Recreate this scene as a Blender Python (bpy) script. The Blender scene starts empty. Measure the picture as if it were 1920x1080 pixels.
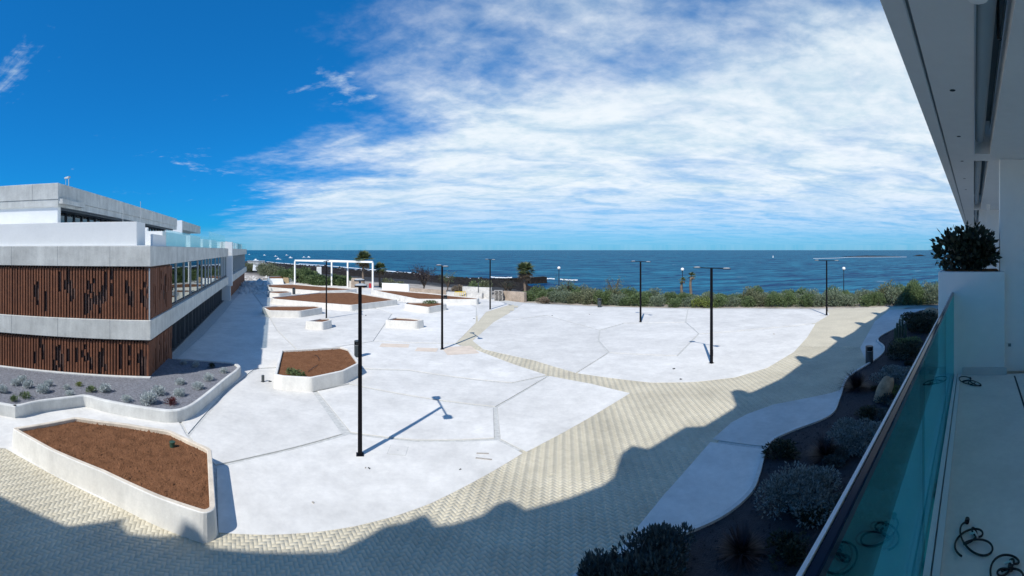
import bpy, bmesh, math, random
import numpy as np
from mathutils import Vector

random.seed(7)
rng = np.random.default_rng(7)
SC = bpy.context.scene
COL = SC.collection
R = math.radians

# ------------------------------------------------------------------ camera
EYE = 7.0            # eye height above the plaza
PXR = 800.0          # photo pixels per radian of the sweep panorama
HZ = 469.0           # row of the horizon
cd = bpy.data.cameras.new('camera')
cam = bpy.data.objects.new('camera', cd)
COL.objects.link(cam)
cam.location = (0, 0, EYE)
cam.rotation_euler = (R(90), 0, 0)
cd.type = 'PANO'
cd.panorama_type = 'CENTRAL_CYLINDRICAL'
cd.central_cylindrical_range_u_min = -960 / PXR
cd.central_cylindrical_range_u_max = 960 / PXR
cd.central_cylindrical_range_v_min = -(1080 - HZ) / PXR
cd.central_cylindrical_range_v_max = HZ / PXR
cd.central_cylindrical_radius = 1.0
cd.clip_start = 0.05
cd.clip_end = 200000
SC.camera = cam

# ------------------------------------------------------------------ sun, sky, exposure
SUN_EL = R(47)
SUN_AZ = R(201)      # clockwise from +Y
sl = bpy.data.lights.new('sun', 'SUN')
sl.energy = 3.85
sl.angle = R(0.55)
sl.color = (1.0, 0.965, 0.90)
sun = bpy.data.objects.new('sun', sl)
COL.objects.link(sun)
to_sun = Vector((math.sin(SUN_AZ) * math.cos(SUN_EL), math.cos(SUN_AZ) * math.cos(SUN_EL), math.sin(SUN_EL)))
sun.rotation_euler = to_sun.to_track_quat('Z', 'Y').to_euler()
sun.location = (-20, -40, 60)

world = bpy.data.worlds.new('World')
SC.world = world
world.use_nodes = True
wn, wl = world.node_tree.nodes, world.node_tree.links
wn.clear()
SC.view_settings.view_transform = 'Standard'
SC.view_settings.look = 'None'
SC.view_settings.gamma = 1.0
SC.view_settings.use_curve_mapping = False
SC.view_settings.exposure = 0.30
SC.cycles.max_bounces = 10
SC.cycles.diffuse_bounces = 7
SC.cycles.transparent_max_bounces = 12
SC.cycles.use_denoising = True
SC.cycles.sample_clamp_indirect = 6


def build_sky():
    def N(t, **k):
        n = wn.new(t)
        for a, b in k.items():
            setattr(n, a, b)
        return n

    def M(op, a, b=None, c=None, clamp=False):
        n = N('ShaderNodeMath', operation=op, use_clamp=clamp)
        for i, v in enumerate((a, b, c)):
            if v is None:
                continue
            if isinstance(v, (int, float)):
                n.inputs[i].default_value = v
            else:
                wl.new(v, n.inputs[i])
        return n.outputs[0]

    sky = N('ShaderNodeTexSky', sky_type='NISHITA', sun_disc=False)
    sky.sun_elevation = SUN_EL
    sky.sun_rotation = SUN_AZ
    sky.air_density = 1.0
    sky.dust_density = 0.25
    sky.ozone_density = 3.0
    sky.altitude = 0
    hs = N('ShaderNodeMix', data_type='RGBA', blend_type='MULTIPLY')
    hs.inputs[0].default_value = 1.0
    hs.inputs[7].default_value = (0.06, 0.93, 1.95, 1)
    gm = N('ShaderNodeGamma')
    gm.inputs[1].default_value = 0.68
    wl.new(sky.outputs[0], gm.inputs[0])
    wl.new(gm.outputs[0], hs.inputs[6])
    tc = N('ShaderNodeTexCoord')
    sp = N('ShaderNodeSeparateXYZ')
    wl.new(tc.outputs['Generated'], sp.inputs[0])
    z = M('MAXIMUM', sp.outputs[2], 0.012)
    zz = M('ADD', z, 0.045)
    px = M('DIVIDE', sp.outputs[0], zz)
    py = M('DIVIDE', sp.outputs[1], zz)
    # cloud deck coordinates (metres over cloud height)
    cb = N('ShaderNodeCombineXYZ')
    wl.new(px, cb.inputs[0]); wl.new(py, cb.inputs[1])

    def noise(scale, detail, rough, dist, off, stretch=(1, 1, 1), rot=0):
        mp = N('ShaderNodeMapping')
        mp.inputs['Location'].default_value = off
        mp.inputs['Scale'].default_value = stretch
        mp.inputs['Rotation'].default_value = (0, 0, rot)
        wl.new(cb.outputs[0], mp.inputs[0])
        t = N('ShaderNodeTexNoise')
        t.inputs['Scale'].default_value = scale
        t.inputs['Detail'].default_value = detail
        t.inputs['Roughness'].default_value = rough
        t.inputs['Distortion'].default_value = dist
        wl.new(mp.outputs[0], t.inputs['Vector'])
        return t.outputs[0]

    big = noise(0.62, 5, 0.55, 0.3, (3.1, 0.7, 0), (1, 1.15, 1), R(-25))
    mid = noise(1.4, 6, 0.52, 0.7, (1.3, 5.2, 0), (0.8, 1.2, 1), R(20))
    rip = noise(7.5, 7, 0.62, 0.2, (0.2, 1.1, 0), (1, 1, 1), R(40))
    # the front: everything beyond the line x + 0.95 y = 1.9 is under the cloud deck
    s = M('ADD', px, M('MULTIPLY', py, 0.97))
    s = M('SUBTRACT', s, 1.80)
    s = M('ADD', s, M('MULTIPLY', M('SUBTRACT', big, 0.5), 2.6))
    s = M('ADD', s, M('MULTIPLY', M('SUBTRACT', mid, 0.5), 1.5))
    s = M('ADD', s, M('MULTIPLY', M('SUBTRACT', rip, 0.5), 0.9))
    def SS(x, lo, hi):
        n = N('ShaderNodeMapRange', interpolation_type='SMOOTHSTEP')
        n.inputs['From Min'].default_value = lo
        n.inputs['From Max'].default_value = hi
        wl.new(x, n.inputs['Value'])
        return n.outputs[0]
    deck = SS(s, -0.75, 1.15)
    # gaps and thin places inside the deck
    th = M('ADD', M('MULTIPLY', big, 0.9), M('MULTIPLY', mid, 0.75))
    th = M('ADD', th, M('MULTIPLY', rip, 0.10))
    gaps = SS(th, 0.50, 1.0)
    deck = M('MULTIPLY', deck, M('ADD', M('MULTIPLY', gaps, 0.48), 0.52))
    # small stray wisps in the open sky
    wis = noise(0.85, 9, 0.60, 0.6, (8.3, 2.6, 0), (0.8, 1.3, 1), R(60))
    wisp = M('MULTIPLY', SS(M('ADD', wis, M('MULTIPLY', M('SUBTRACT', rip, 0.5), 0.22)), 0.60, 0.76), 0.75)
    fac = M('MAXIMUM', deck, wisp)
    # the deck thins and dissolves towards the horizon
    lowf = SS(z, 0.0, 0.17)
    fac = M('MULTIPLY', fac, M('ADD', M('MULTIPLY', lowf, 0.66), 0.34))
    lf2 = SS(z, 0.008, 0.06)
    fac = M('ADD', M('MULTIPLY', fac, lf2), M('MULTIPLY', M('SUBTRACT', 1.0, lf2), 0.24))
    fac = M('MULTIPLY', fac, 0.92, clamp=True)
    shade = SS(M('ADD', M('MULTIPLY', mid, 0.6), M('MULTIPLY', rip, 0.4)), 0.3, 0.66)
    ramp = N('ShaderNodeMix', data_type='RGBA')
    ramp.inputs[6].default_value = (5.1, 6.7, 7.6, 1)
    ramp.inputs[7].default_value = (8.2, 8.7, 9.0, 1)
    wl.new(shade, ramp.inputs[0])
    mix = N('ShaderNodeMix', data_type='RGBA')
    wl.new(fac, mix.inputs[0])
    wl.new(hs.outputs[2], mix.inputs[6])
    wl.new(ramp.outputs[2], mix.inputs[7])
    bg = N('ShaderNodeBackground')
    bg.inputs['Strength'].default_value = 0.094
    wl.new(mix.outputs[2], bg.inputs[0])
    out = N('ShaderNodeOutputWorld')
    wl.new(bg.outputs[0], out.inputs[0])


build_sky()

# ------------------------------------------------------------------ frames of the place


def G(px, py, z=0.0):
    """plan position (x, y) of a surveyed point standing at height z"""
    th = (px - 960.0) / PXR
    d = (EYE - z) * PXR / (py - HZ)
    return (d * math.sin(th), d * math.cos(th))


def GL(pts, z=0.0):
    return [G(x, y, z) for x, y in pts]


TT, NN = (0.883, 0.469), (-0.469, 0.883)     # own building: along the balcony, outwards


def B(t, n):
    return (TT[0] * t + NN[0] * n, TT[1] * t + NN[1] * n)


CC, UU, VV = (-16.6, 14.6), (-0.53, 0.848), (-0.719, -0.695)   # opposite building: corner, along side, along front


def A(a, b):
    return (CC[0] + UU[0] * a + VV[0] * b, CC[1] + UU[1] * a + VV[1] * b)


# ------------------------------------------------------------------ materials
MATS = {}


def mat(name, col, rough=0.8, var=0.0, scale=3.0, col2=None, bump=0.0, bscale=30.0, metal=0.0, spec=None, fine=0.0, detail=6):
    m = bpy.data.materials.new(name)
    m.use_nodes = True
    n, l = m.node_tree.nodes, m.node_tree.links
    p = n['Principled BSDF']
    p.inputs['Base Color'].default_value = (*col, 1)
    p.inputs['Roughness'].default_value = rough
    p.inputs['Metallic'].default_value = metal
    if spec is not None:
        p.inputs['Specular IOR Level'].default_value = spec
    geo = n.new('ShaderNodeNewGeometry')
    if var > 0 or col2:
        t = n.new('ShaderNodeTexNoise')
        t.inputs['Scale'].default_value = scale
        t.inputs['Detail'].default_value = detail
        t.inputs['Roughness'].default_value = 0.65
        l.new(geo.outputs['Position'], t.inputs['Vector'])
        r = n.new('ShaderNodeMapRange')
        r.inputs['From Min'].default_value = 0.3
        r.inputs['From Max'].default_value = 0.7
        l.new(t.outputs[0], r.inputs['Value'])
        mx = n.new('ShaderNodeMix'); mx.data_type = 'RGBA'
        c2 = col2 or tuple(c * (1 - var) for c in col)
        c1 = col if col2 else tuple(min(1, c * (1 + var * 0.5)) for c in col)
        mx.inputs[6].default_value = (*c1, 1)
        mx.inputs[7].default_value = (*c2, 1)
        l.new(r.outputs[0], mx.inputs[0])
        last = mx.outputs[2]
        if fine > 0:
            t2 = n.new('ShaderNodeTexNoise')
            t2.inputs['Scale'].default_value = scale * 14
            t2.inputs['Detail'].default_value = 4
            l.new(geo.outputs['Position'], t2.inputs['Vector'])
            r2 = n.new('ShaderNodeMapRange')
            r2.inputs['From Min'].default_value = 0.3
            r2.inputs['From Max'].default_value = 0.7
            r2.inputs['To Min'].default_value = 1 - fine
            r2.inputs['To Max'].default_value = 1 + fine * 0.6
            l.new(t2.outputs[0], r2.inputs['Value'])
            mm = n.new('ShaderNodeMix'); mm.data_type = 'RGBA'; mm.blend_type = 'MULTIPLY'
            mm.inputs[0].default_value = 1
            l.new(last, mm.inputs[6])
            l.new(r2.outputs[0], mm.inputs[7])
            last = mm.outputs[2]
        l.new(last, p.inputs['Base Color'])
    if bump > 0:
        t = n.new('ShaderNodeTexNoise')
        t.inputs['Scale'].default_value = bscale
        t.inputs['Detail'].default_value = 5
        l.new(geo.outputs['Position'], t.inputs['Vector'])
        b = n.new('ShaderNodeBump')
        b.inputs['Strength'].default_value = bump
        b.inputs['Distance'].default_value = 0.03
        l.new(t.outputs[0], b.inputs['Height'])
        l.new(b.outputs[0], p.inputs['Normal'])
    MATS[name] = m
    return m


def weather(name, amt, zs=0.1, sc=5.0, per_object=0.0):
    """rain streaks and patches over a material's colour; optional tone of its own for each piece"""
    m = MATS[name]
    n, l = m.node_tree.nodes, m.node_tree.links
    p = n['Principled BSDF']
    src = p.inputs['Base Color'].links[0].from_socket
    geo = n.new('ShaderNodeNewGeometry')
    mp = n.new('ShaderNodeMapping')
    mp.inputs['Scale'].default_value = (1, 1, zs)
    l.new(geo.outputs['Position'], mp.inputs[0])
    t = n.new('ShaderNodeTexNoise')
    t.inputs['Scale'].default_value = sc
    t.inputs['Detail'].default_value = 8
    t.inputs['Roughness'].default_value = 0.7
    l.new(mp.outputs[0], t.inputs['Vector'])
    r = n.new('ShaderNodeMapRange')
    r.inputs['From Min'].default_value = 0.35
    r.inputs['From Max'].default_value = 0.62
    r.inputs['To Min'].default_value = 1 - amt
    r.inputs['To Max'].default_value = 1.0
    l.new(t.outputs[0], r.inputs['Value'])
    last = r.outputs[0]
    if per_object:
        oi = n.new('ShaderNodeObjectInfo')
        r2 = n.new('ShaderNodeMapRange')
        r2.inputs['To Min'].default_value = 1 - per_object
        r2.inputs['To Max'].default_value = 1 + per_object * 0.5
        l.new(oi.outputs['Random'], r2.inputs['Value'])
        mu = n.new('ShaderNodeMath'); mu.operation = 'MULTIPLY'
        l.new(last, mu.inputs[0]); l.new(r2.outputs[0], mu.inputs[1])
        last = mu.outputs[0]
    mm = n.new('ShaderNodeMix'); mm.data_type = 'RGBA'; mm.blend_type = 'MULTIPLY'
    mm.inputs[0].default_value = 1
    l.new(src, mm.inputs[6]); l.new(last, mm.inputs[7])
    l.new(mm.outputs[2], p.inputs['Base Color'])


def leaf_mat(name, c1, c2, rough=0.6, trans=0.25):
    """each leaf takes its own shade between two colours"""
    m = bpy.data.materials.new(name)
    m.use_nodes = True
    n, l = m.node_tree.nodes, m.node_tree.links
    p = n['Principled BSDF']
    geo = n.new('ShaderNodeNewGeometry')
    mx = n.new('ShaderNodeMix'); mx.data_type = 'RGBA'
    mx.inputs[6].default_value = (*c1, 1)
    mx.inputs[7].default_value = (*c2, 1)
    l.new(geo.outputs['Random Per Island'], mx.inputs[0])
    l.new(mx.outputs[2], p.inputs['Base Color'])
    p.inputs['Roughness'].default_value = rough
    tr = n.new('ShaderNodeBsdfTranslucent')
    l.new(mx.outputs[2], tr.inputs[0])
    ms = n.new('ShaderNodeMixShader')
    ms.inputs[0].default_value = trans
    l.new(p.outputs[0], ms.inputs[1])
    l.new(tr.outputs[0], ms.inputs[2])
    l.new(ms.outputs[0], n['Material Output'].inputs[0])
    MATS[name] = m
    return m


def glass_mat(name, tint, refl=1.0, rough=0.0, gcol=(0.9, 0.97, 0.97)):
    """thin pane: tinted see-through plus mirror by angle"""
    m = bpy.data.materials.new(name)
    m.use_nodes = True
    n, l = m.node_tree.nodes, m.node_tree.links
    n.remove(n['Principled BSDF'])
    t = n.new('ShaderNodeBsdfTransparent')
    t.inputs[0].default_value = (*tint, 1)
    g = n.new('ShaderNodeBsdfGlossy')
    g.inputs['Roughness'].default_value = rough
    g.inputs['Color'].default_value = (*gcol, 1)
    lw = n.new('ShaderNodeFresnel')
    lw.inputs['IOR'].default_value = 1.5
    mu = n.new('ShaderNodeMath'); mu.operation = 'MULTIPLY'; mu.use_clamp = True
    mu.inputs[1].default_value = refl
    l.new(lw.outputs[0], mu.inputs[0])
    ms = n.new('ShaderNodeMixShader')
    l.new(mu.outputs[0], ms.inputs[0])
    l.new(t.outputs[0], ms.inputs[1])
    l.new(g.outputs[0], ms.inputs[2])
    l.new(ms.outputs[0], n['Material Output'].inputs[0])
    MATS[name] = m
    return m


mat('slab_concrete', (0.76, 0.74, 0.695), 0.85, 0.16, 0.35, bump=0.15, bscale=25, fine=0.05)
mat('joint', (0.56, 0.56, 0.53), 0.9, 0.25, 6, bump=0.3, bscale=40)
mat('groove', (0.45, 0.45, 0.43), 0.95)
mat('planter_white', (0.74, 0.72, 0.67), 0.8, 0.14, 0.9, bump=0.12, bscale=18, fine=0.05)
mat('rim_cream', (0.66, 0.58, 0.47), 0.85, 0.25, 2.0, fine=0.08)
mat('bed_concrete', (0.66, 0.66, 0.63), 0.8, 0.16, 1.2, bump=0.1, fine=0.05)
mat('soil', (0.145, 0.064, 0.031), 0.95, spec=0.1, col2=(0.24, 0.115, 0.057), scale=2.2, bump=1.0, bscale=9, fine=0.45)
mat('soil_clod', (0.18, 0.086, 0.045), 0.95, 0.5, 3.0, spec=0.1)
mat('gravel_grey', (0.23, 0.235, 0.26), 0.95, 0.4, 9.0, bump=1.0, bscale=28, fine=0.45)
mat('gravel_black', (0.030, 0.033, 0.042), 0.95, 0.4, 6.0, bump=1.0, bscale=24, fine=0.5)
mat('mortar', (0.52, 0.47, 0.355), 0.95, 0.2, 5)
mat('facade_concrete', (0.70, 0.70, 0.65), 0.85, 0.22, 0.9, bump=0.15, bscale=14, fine=0.06)
mat('facade_joint', (0.22, 0.22, 0.22), 0.9)
mat('white_render', (0.90, 0.90, 0.87), 0.8, 0.05, 0.6, fine=0.02)
mat('grey_render', (0.60, 0.62, 0.62), 0.7, 0.05, 0.8)
mat('corten', (0.30, 0.115, 0.055), 0.75, col2=(0.20, 0.08, 0.044), scale=4.0, fine=0.2)
mat('corten_dark', (0.075, 0.045, 0.04), 0.8, 0.3, 4)
mat('black_metal', (0.012, 0.013, 0.017), 0.4, spec=0.4)
mat('lamp_black', (0.004, 0.004, 0.006), 0.5, spec=0.15)
mat('lamp_plate', (0.42, 0.44, 0.44), 0.35)
mat('dark_frame', (0.05, 0.06, 0.07), 0.5)
mat('mullion_grey', (0.42, 0.45, 0.46), 0.5)
mat('backing', (0.19, 0.115, 0.09), 0.7, 0.3, 5)
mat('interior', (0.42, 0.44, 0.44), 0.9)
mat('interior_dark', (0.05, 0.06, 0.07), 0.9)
mat('aluminium', (0.60, 0.62, 0.63), 0.35, metal=0.7)
mat('edge_band_navy', (0.004, 0.020, 0.045), 0.10, spec=0.06)  # dark refraction of the glass edge put into the colour
mat('track_grey', (0.80, 0.82, 0.84), 0.5)
mat('bin_grey', (0.045, 0.055, 0.06), 0.5, 0.2, 3)
mat('balcony_floor', (0.80, 0.80, 0.75), 0.6, 0.12, 1.4, fine=0.04)
mat('soffit', (0.74, 0.75, 0.74), 0.8, 0.05, 0.7, fine=0.02)
mat('slot_dark', (0.22, 0.25, 0.26), 0.7)
mat('cable_black', (0.01, 0.011, 0.014), 0.55)
mat('rock_black', (0.012, 0.011, 0.011), 0.9, spec=0.15, col2=(0.032, 0.027, 0.023), scale=0.5, bump=1.0, bscale=3, fine=0.4)
mat('boulder_tan', (0.42, 0.30, 0.19), 0.9, 0.35, 4, bump=0.6, bscale=12, fine=0.25)
mat('stone_wall', (0.46, 0.37, 0.29), 0.9, 0.35, 0.9, bump=0.8, bscale=4, fine=0.3)
mat('pale_rubble', (0.62, 0.60, 0.56), 0.9, 0.3, 1.3, fine=0.2)
mat('bark', (0.10, 0.075, 0.055), 0.95, 0.4, 5, bump=0.8, bscale=14)
mat('palm_bark', (0.20, 0.15, 0.11), 0.95, 0.4, 4, bump=1.0, bscale=9)
mat('peach_board', (0.69, 0.58, 0.47), 0.85, 0.15, 1.5)
mat('yellow_plastic', (0.65, 0.45, 0.04), 0.5)
mat('red_cloth', (0.45, 0.03, 0.04), 0.8)
mat('boat_white', (0.8, 0.8, 0.78), 0.4)
mat('green_plastic', (0.03, 0.07, 0.045), 0.5)
mat('globe_white', (0.85, 0.85, 0.83), 0.3)
mat('foam', (0.82, 0.85, 0.86), 0.7, 0.08, 0.5)
mat('pallet_wood', (0.40, 0.37, 0.33), 0.9, 0.3, 3)
mat('tan_sack', (0.50, 0.36, 0.20), 0.9, 0.2, 2)
leaf_mat('leaf_green', (0.055, 0.10, 0.035), (0.18, 0.24, 0.095))
leaf_mat('leaf_olive', (0.08, 0.10, 0.05), (0.24, 0.25, 0.14))
leaf_mat('leaf_grey', (0.08, 0.115, 0.07), (0.27, 0.32, 0.21))
leaf_mat('leaf_lime', (0.13, 0.17, 0.03), (0.24, 0.28, 0.06))
leaf_mat('leaf_dark', (0.010, 0.018, 0.010), (0.035, 0.05, 0.025), trans=0.12)
leaf_mat('leaf_silver', (0.30, 0.35, 0.35), (0.60, 0.64, 0.63), trans=0.15)
leaf_mat('leaf_red', (0.06, 0.012, 0.016), (0.15, 0.03, 0.03))
leaf_mat('leaf_dry', (0.16, 0.12, 0.08), (0.30, 0.24, 0.17))
leaf_mat('leaf_teal', (0.030, 0.050, 0.050), (0.085, 0.110, 0.105), trans=0.15)
leaf_mat('leaf_pale', (0.07, 0.10, 0.10), (0.26, 0.31, 0.30), trans=0.15)
leaf_mat('leaf_purple', (0.014, 0.010, 0.014), (0.045, 0.03, 0.035), trans=0.12)
leaf_mat('palm_green', (0.06, 0.09, 0.03), (0.20, 0.23, 0.10))
glass_mat('rail_glass', (0.38, 0.74, 0.73), 0.5, gcol=(0.5, 0.95, 0.97))
glass_mat('window_glass', (0.22, 0.34, 0.37), 1.35)
glass_mat('attic_glass', (0.16, 0.30, 0.34), 1.6)
glass_mat('terrace_glass', (0.92, 0.98, 0.97), 0.6)

weather('slab_concrete', 0.12, 1.0, 1.3, 0.08)
weather('slab_concrete', 0.08, 1.0, 0.22)
weather('planter_white', 0.12, 0.25, 2.5)
weather('bed_concrete', 0.14, 0.25, 3.0)
weather('facade_concrete', 0.16, 0.12, 3.0)
weather('corten', 0.25, 0.15, 8.0, 0.18)
weather('white_render', 0.02, 0.15, 2.0)


def paver_material():
    """every block its own shade of straw concrete"""
    m = bpy.data.materials.new('paver')
    m.use_nodes = True
    n, l = m.node_tree.nodes, m.node_tree.links
    p = n['Principled BSDF']
    geo = n.new('ShaderNodeNewGeometry')
    mx = n.new('ShaderNodeMix'); mx.data_type = 'RGBA'
    mx.inputs[6].default_value = (0.555, 0.50, 0.375, 1)
    mx.inputs[7].default_value = (0.615, 0.56, 0.43, 1)
    l.new(geo.outputs['Random Per Island'], mx.inputs[0])
    t = n.new('ShaderNodeTexNoise')
    t.inputs['Scale'].default_value = 0.45
    t.inputs['Detail'].default_value = 6
    l.new(geo.outputs['Position'], t.inputs['Vector'])
    r = n.new('ShaderNodeMapRange')
    r.inputs['From Min'].default_value = 0.3
    r.inputs['From Max'].default_value = 0.7
    r.inputs['To Min'].default_value = 0.78
    r.inputs['To Max'].default_value = 1.08
    l.new(t.outputs[0], r.inputs['Value'])
    mm = n.new('ShaderNodeMix'); mm.data_type = 'RGBA'; mm.blend_type = 'MULTIPLY'
    mm.inputs[0].default_value = 1
    l.new(mx.outputs[2], mm.inputs[6]); l.new(r.outputs[0], mm.inputs[7])
    l.new(mm.outputs[2], p.inputs['Base Color'])
    p.inputs['Roughness'].default_value = 0.9
    MATS['paver'] = m
    # far paving: blocks too small to tell apart
    mat('paver_far', (0.58, 0.525, 0.40), 0.9, 0.12, 0.5, fine=0.12)


paver_material()


def sea_material():
    m = bpy.data.materials.new('sea_water')
    m.use_nodes = True
    n, l = m.node_tree.nodes, m.node_tree.links
    p = n['Principled BSDF']
    geo = n.new('ShaderNodeNewGeometry')

    def noise(sx, sy, detail, rough=0.55, dist=0.0):
        mp = n.new('ShaderNodeMapping')
        mp.inputs['Rotation'].default_value = (0, 0, R(18))
        mp.inputs['Scale'].default_value = (sx, sy, 1)
        l.new(geo.outputs['Position'], mp.inputs[0])
        t = n.new('ShaderNodeTexNoise')
        t.inputs['Scale'].default_value = 1
        t.inputs['Detail'].default_value = detail
        t.inputs['Roughness'].default_value = rough
        t.inputs['Distortion'].default_value = dist
        l.new(mp.outputs[0], t.inputs['Vector'])
        return t.outputs[0]
    w1 = noise(0.06, 0.15, 7, 0.62, 0.4)
    w2 = noise(0.25, 0.6, 5, 0.6)
    w3 = noise(0.006, 0.016, 4)
    add = n.new('ShaderNodeMath'); add.operation = 'MULTIPLY_ADD'
    l.new(w2, add.inputs[0]); add.inputs[1].default_value = 0.25; l.new(w1, add.inputs[2])
    b = n.new('ShaderNodeBump')
    b.inputs['Strength'].default_value = 0.9
    b.inputs['Distance'].default_value = 3.2
    l.new(add.outputs[0], b.inputs['Height'])
    # body colour: deep blue with greener light patches on the wave faces
    w4 = noise(0.016, 0.04, 6, 0.62, 0.5)
    ws = n.new('ShaderNodeMath'); ws.operation = 'ADD'
    wa = n.new('ShaderNodeMath'); wa.operation = 'MULTIPLY_ADD'
    l.new(w4, wa.inputs[0]); wa.inputs[1].default_value = 0.45; l.new(w1, wa.inputs[2])
    wb = n.new('ShaderNodeMath'); wb.operation = 'MULTIPLY'
    l.new(w2, wb.inputs[0]); wb.inputs[1].default_value = 0.55
    l.new(wa.outputs[0], ws.inputs[0]); l.new(wb.outputs[0], ws.inputs[1])
    mx = n.new('ShaderNodeMix'); mx.data_type = 'RGBA'
    mx.inputs[6].default_value = (0.000, 0.030, 0.105, 1)
    mx.inputs[7].default_value = (0.022, 0.190, 0.290, 1)
    r = n.new('ShaderNodeMapRange')
    r.inputs['From Min'].default_value = 0.84
    r.inputs['From Max'].default_value = 1.16
    l.new(ws.outputs[0], r.inputs['Value'])
    l.new(r.outputs[0], mx.inputs[0])
    # scattered whitecaps
    cap = noise(0.05, 0.20, 5, 0.65, 0.3)
    pr = n.new('ShaderNodeMath'); pr.operation = 'MULTIPLY_ADD'
    l.new(w3, pr.inputs[0]); pr.inputs[1].default_value = 0.35; l.new(cap, pr.inputs[2])
    rc = n.new('ShaderNodeMapRange')
    rc.inputs['From Min'].default_value = 0.87
    rc.inputs['From Max'].default_value = 0.96
    l.new(pr.outputs[0], rc.inputs['Value'])
    mf = n.new('ShaderNodeMix'); mf.data_type = 'RGBA'
    l.new(rc.outputs[0], mf.inputs[0])
    l.new(mx.outputs[2], mf.inputs[6])
    mf.inputs[7].default_value = (0.7, 0.75, 0.78, 1)
    n.remove(p)
    di = n.new('ShaderNodeBsdfDiffuse')
    l.new(mf.outputs[2], di.inputs[0]); l.new(b.outputs[0], di.inputs['Normal'])
    gl = n.new('ShaderNodeBsdfGlossy')
    gl.inputs['Roughness'].default_value = 0.22
    l.new(b.outputs[0], gl.inputs['Normal'])
    fr = n.new('ShaderNodeFresnel')
    fr.inputs['IOR'].default_value = 1.33
    l.new(b.outputs[0], fr.inputs['Normal'])
    cl = n.new('ShaderNodeMath'); cl.operation = 'MINIMUM'
    l.new(fr.outputs[0], cl.inputs[0]); cl.inputs[1].default_value = 0.11
    ms = n.new('ShaderNodeMixShader')
    l.new(cl.outputs[0], ms.inputs[0]); l.new(di.outputs[0], ms.inputs[1]); l.new(gl.outputs[0], ms.inputs[2])
    l.new(ms.outputs[0], n['Material Output'].inputs[0])
    MATS['sea_water'] = m


sea_material()


def terrain_material():
    m = mat('terrain', (0.40, 0.36, 0.30), 0.95, bump=0.8, bscale=2.0)
    n, l = m.node_tree.nodes, m.node_tree.links
    p = n['Principled BSDF']
    geo = n.new('ShaderNodeNewGeometry')
    sp = n.new('ShaderNodeSeparateXYZ')
    l.new(geo.outputs['Position'], sp.inputs[0])
    t = n.new('ShaderNodeTexNoise')
    t.inputs['Scale'].default_value = 0.25
    t.inputs['Detail'].default_value = 8
    l.new(geo.outputs['Position'], t.inputs['Vector'])
    ad = n.new('ShaderNodeMath'); ad.operation = 'MULTIPLY_ADD'
    l.new(t.outputs[0], ad.inputs[0]); ad.inputs[1].default_value = 1.6
    l.new(sp.outputs[2], ad.inputs[2])
    r = n.new('ShaderNodeMapRange')
    r.inputs['From Min'].default_value = 0.22
    r.inputs['From Max'].default_value = 0.72
    l.new(ad.outputs[0], r.inputs['Value'])
    mx = n.new('ShaderNodeMix'); mx.data_type = 'RGBA'
    mx.inputs[6].default_value = (0.018, 0.016, 0.015, 1)
    l.new(r.outputs[0], mx.inputs[0])
    m2 = n.new('ShaderNodeMix'); m2.data_type = 'RGBA'
    m2.inputs[6].default_value = (0.30, 0.25, 0.20, 1)
    m2.inputs[7].default_value = (0.48, 0.44, 0.38, 1)
    l.new(t.outputs[0], m2.inputs[0])
    l.new(m2.outputs[2], mx.inputs[7])
    l.new(mx.outputs[2], p.inputs['Base Color'])


terrain_material()

# ------------------------------------------------------------------ object helpers


def put(o, parent=None):
    COL.objects.link(o)
    if parent is not None:
        o.parent = parent
    return o


def tag(o, label=None, cat=None, group=None, kind=None):
    if label:
        o['label'] = label
    if cat:
        o['category'] = cat
    if group:
        o['group'] = group
    if kind:
        o['kind'] = kind
    return o


def thing(name, label, cat, loc=(0, 0, 0), rz=0.0, group=None):
    o = bpy.data.objects.new(name, None)
    o.empty_display_size = 0.2
    put(o)
    o.location = loc
    o.rotation_euler = (0, 0, rz)
    return tag(o, label, cat, group)


def copy_tree(o, parent=None):
    c = o.copy()
    put(c, parent)
    for ch in o.children:
        copy_tree(ch, c)
    return c


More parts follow.
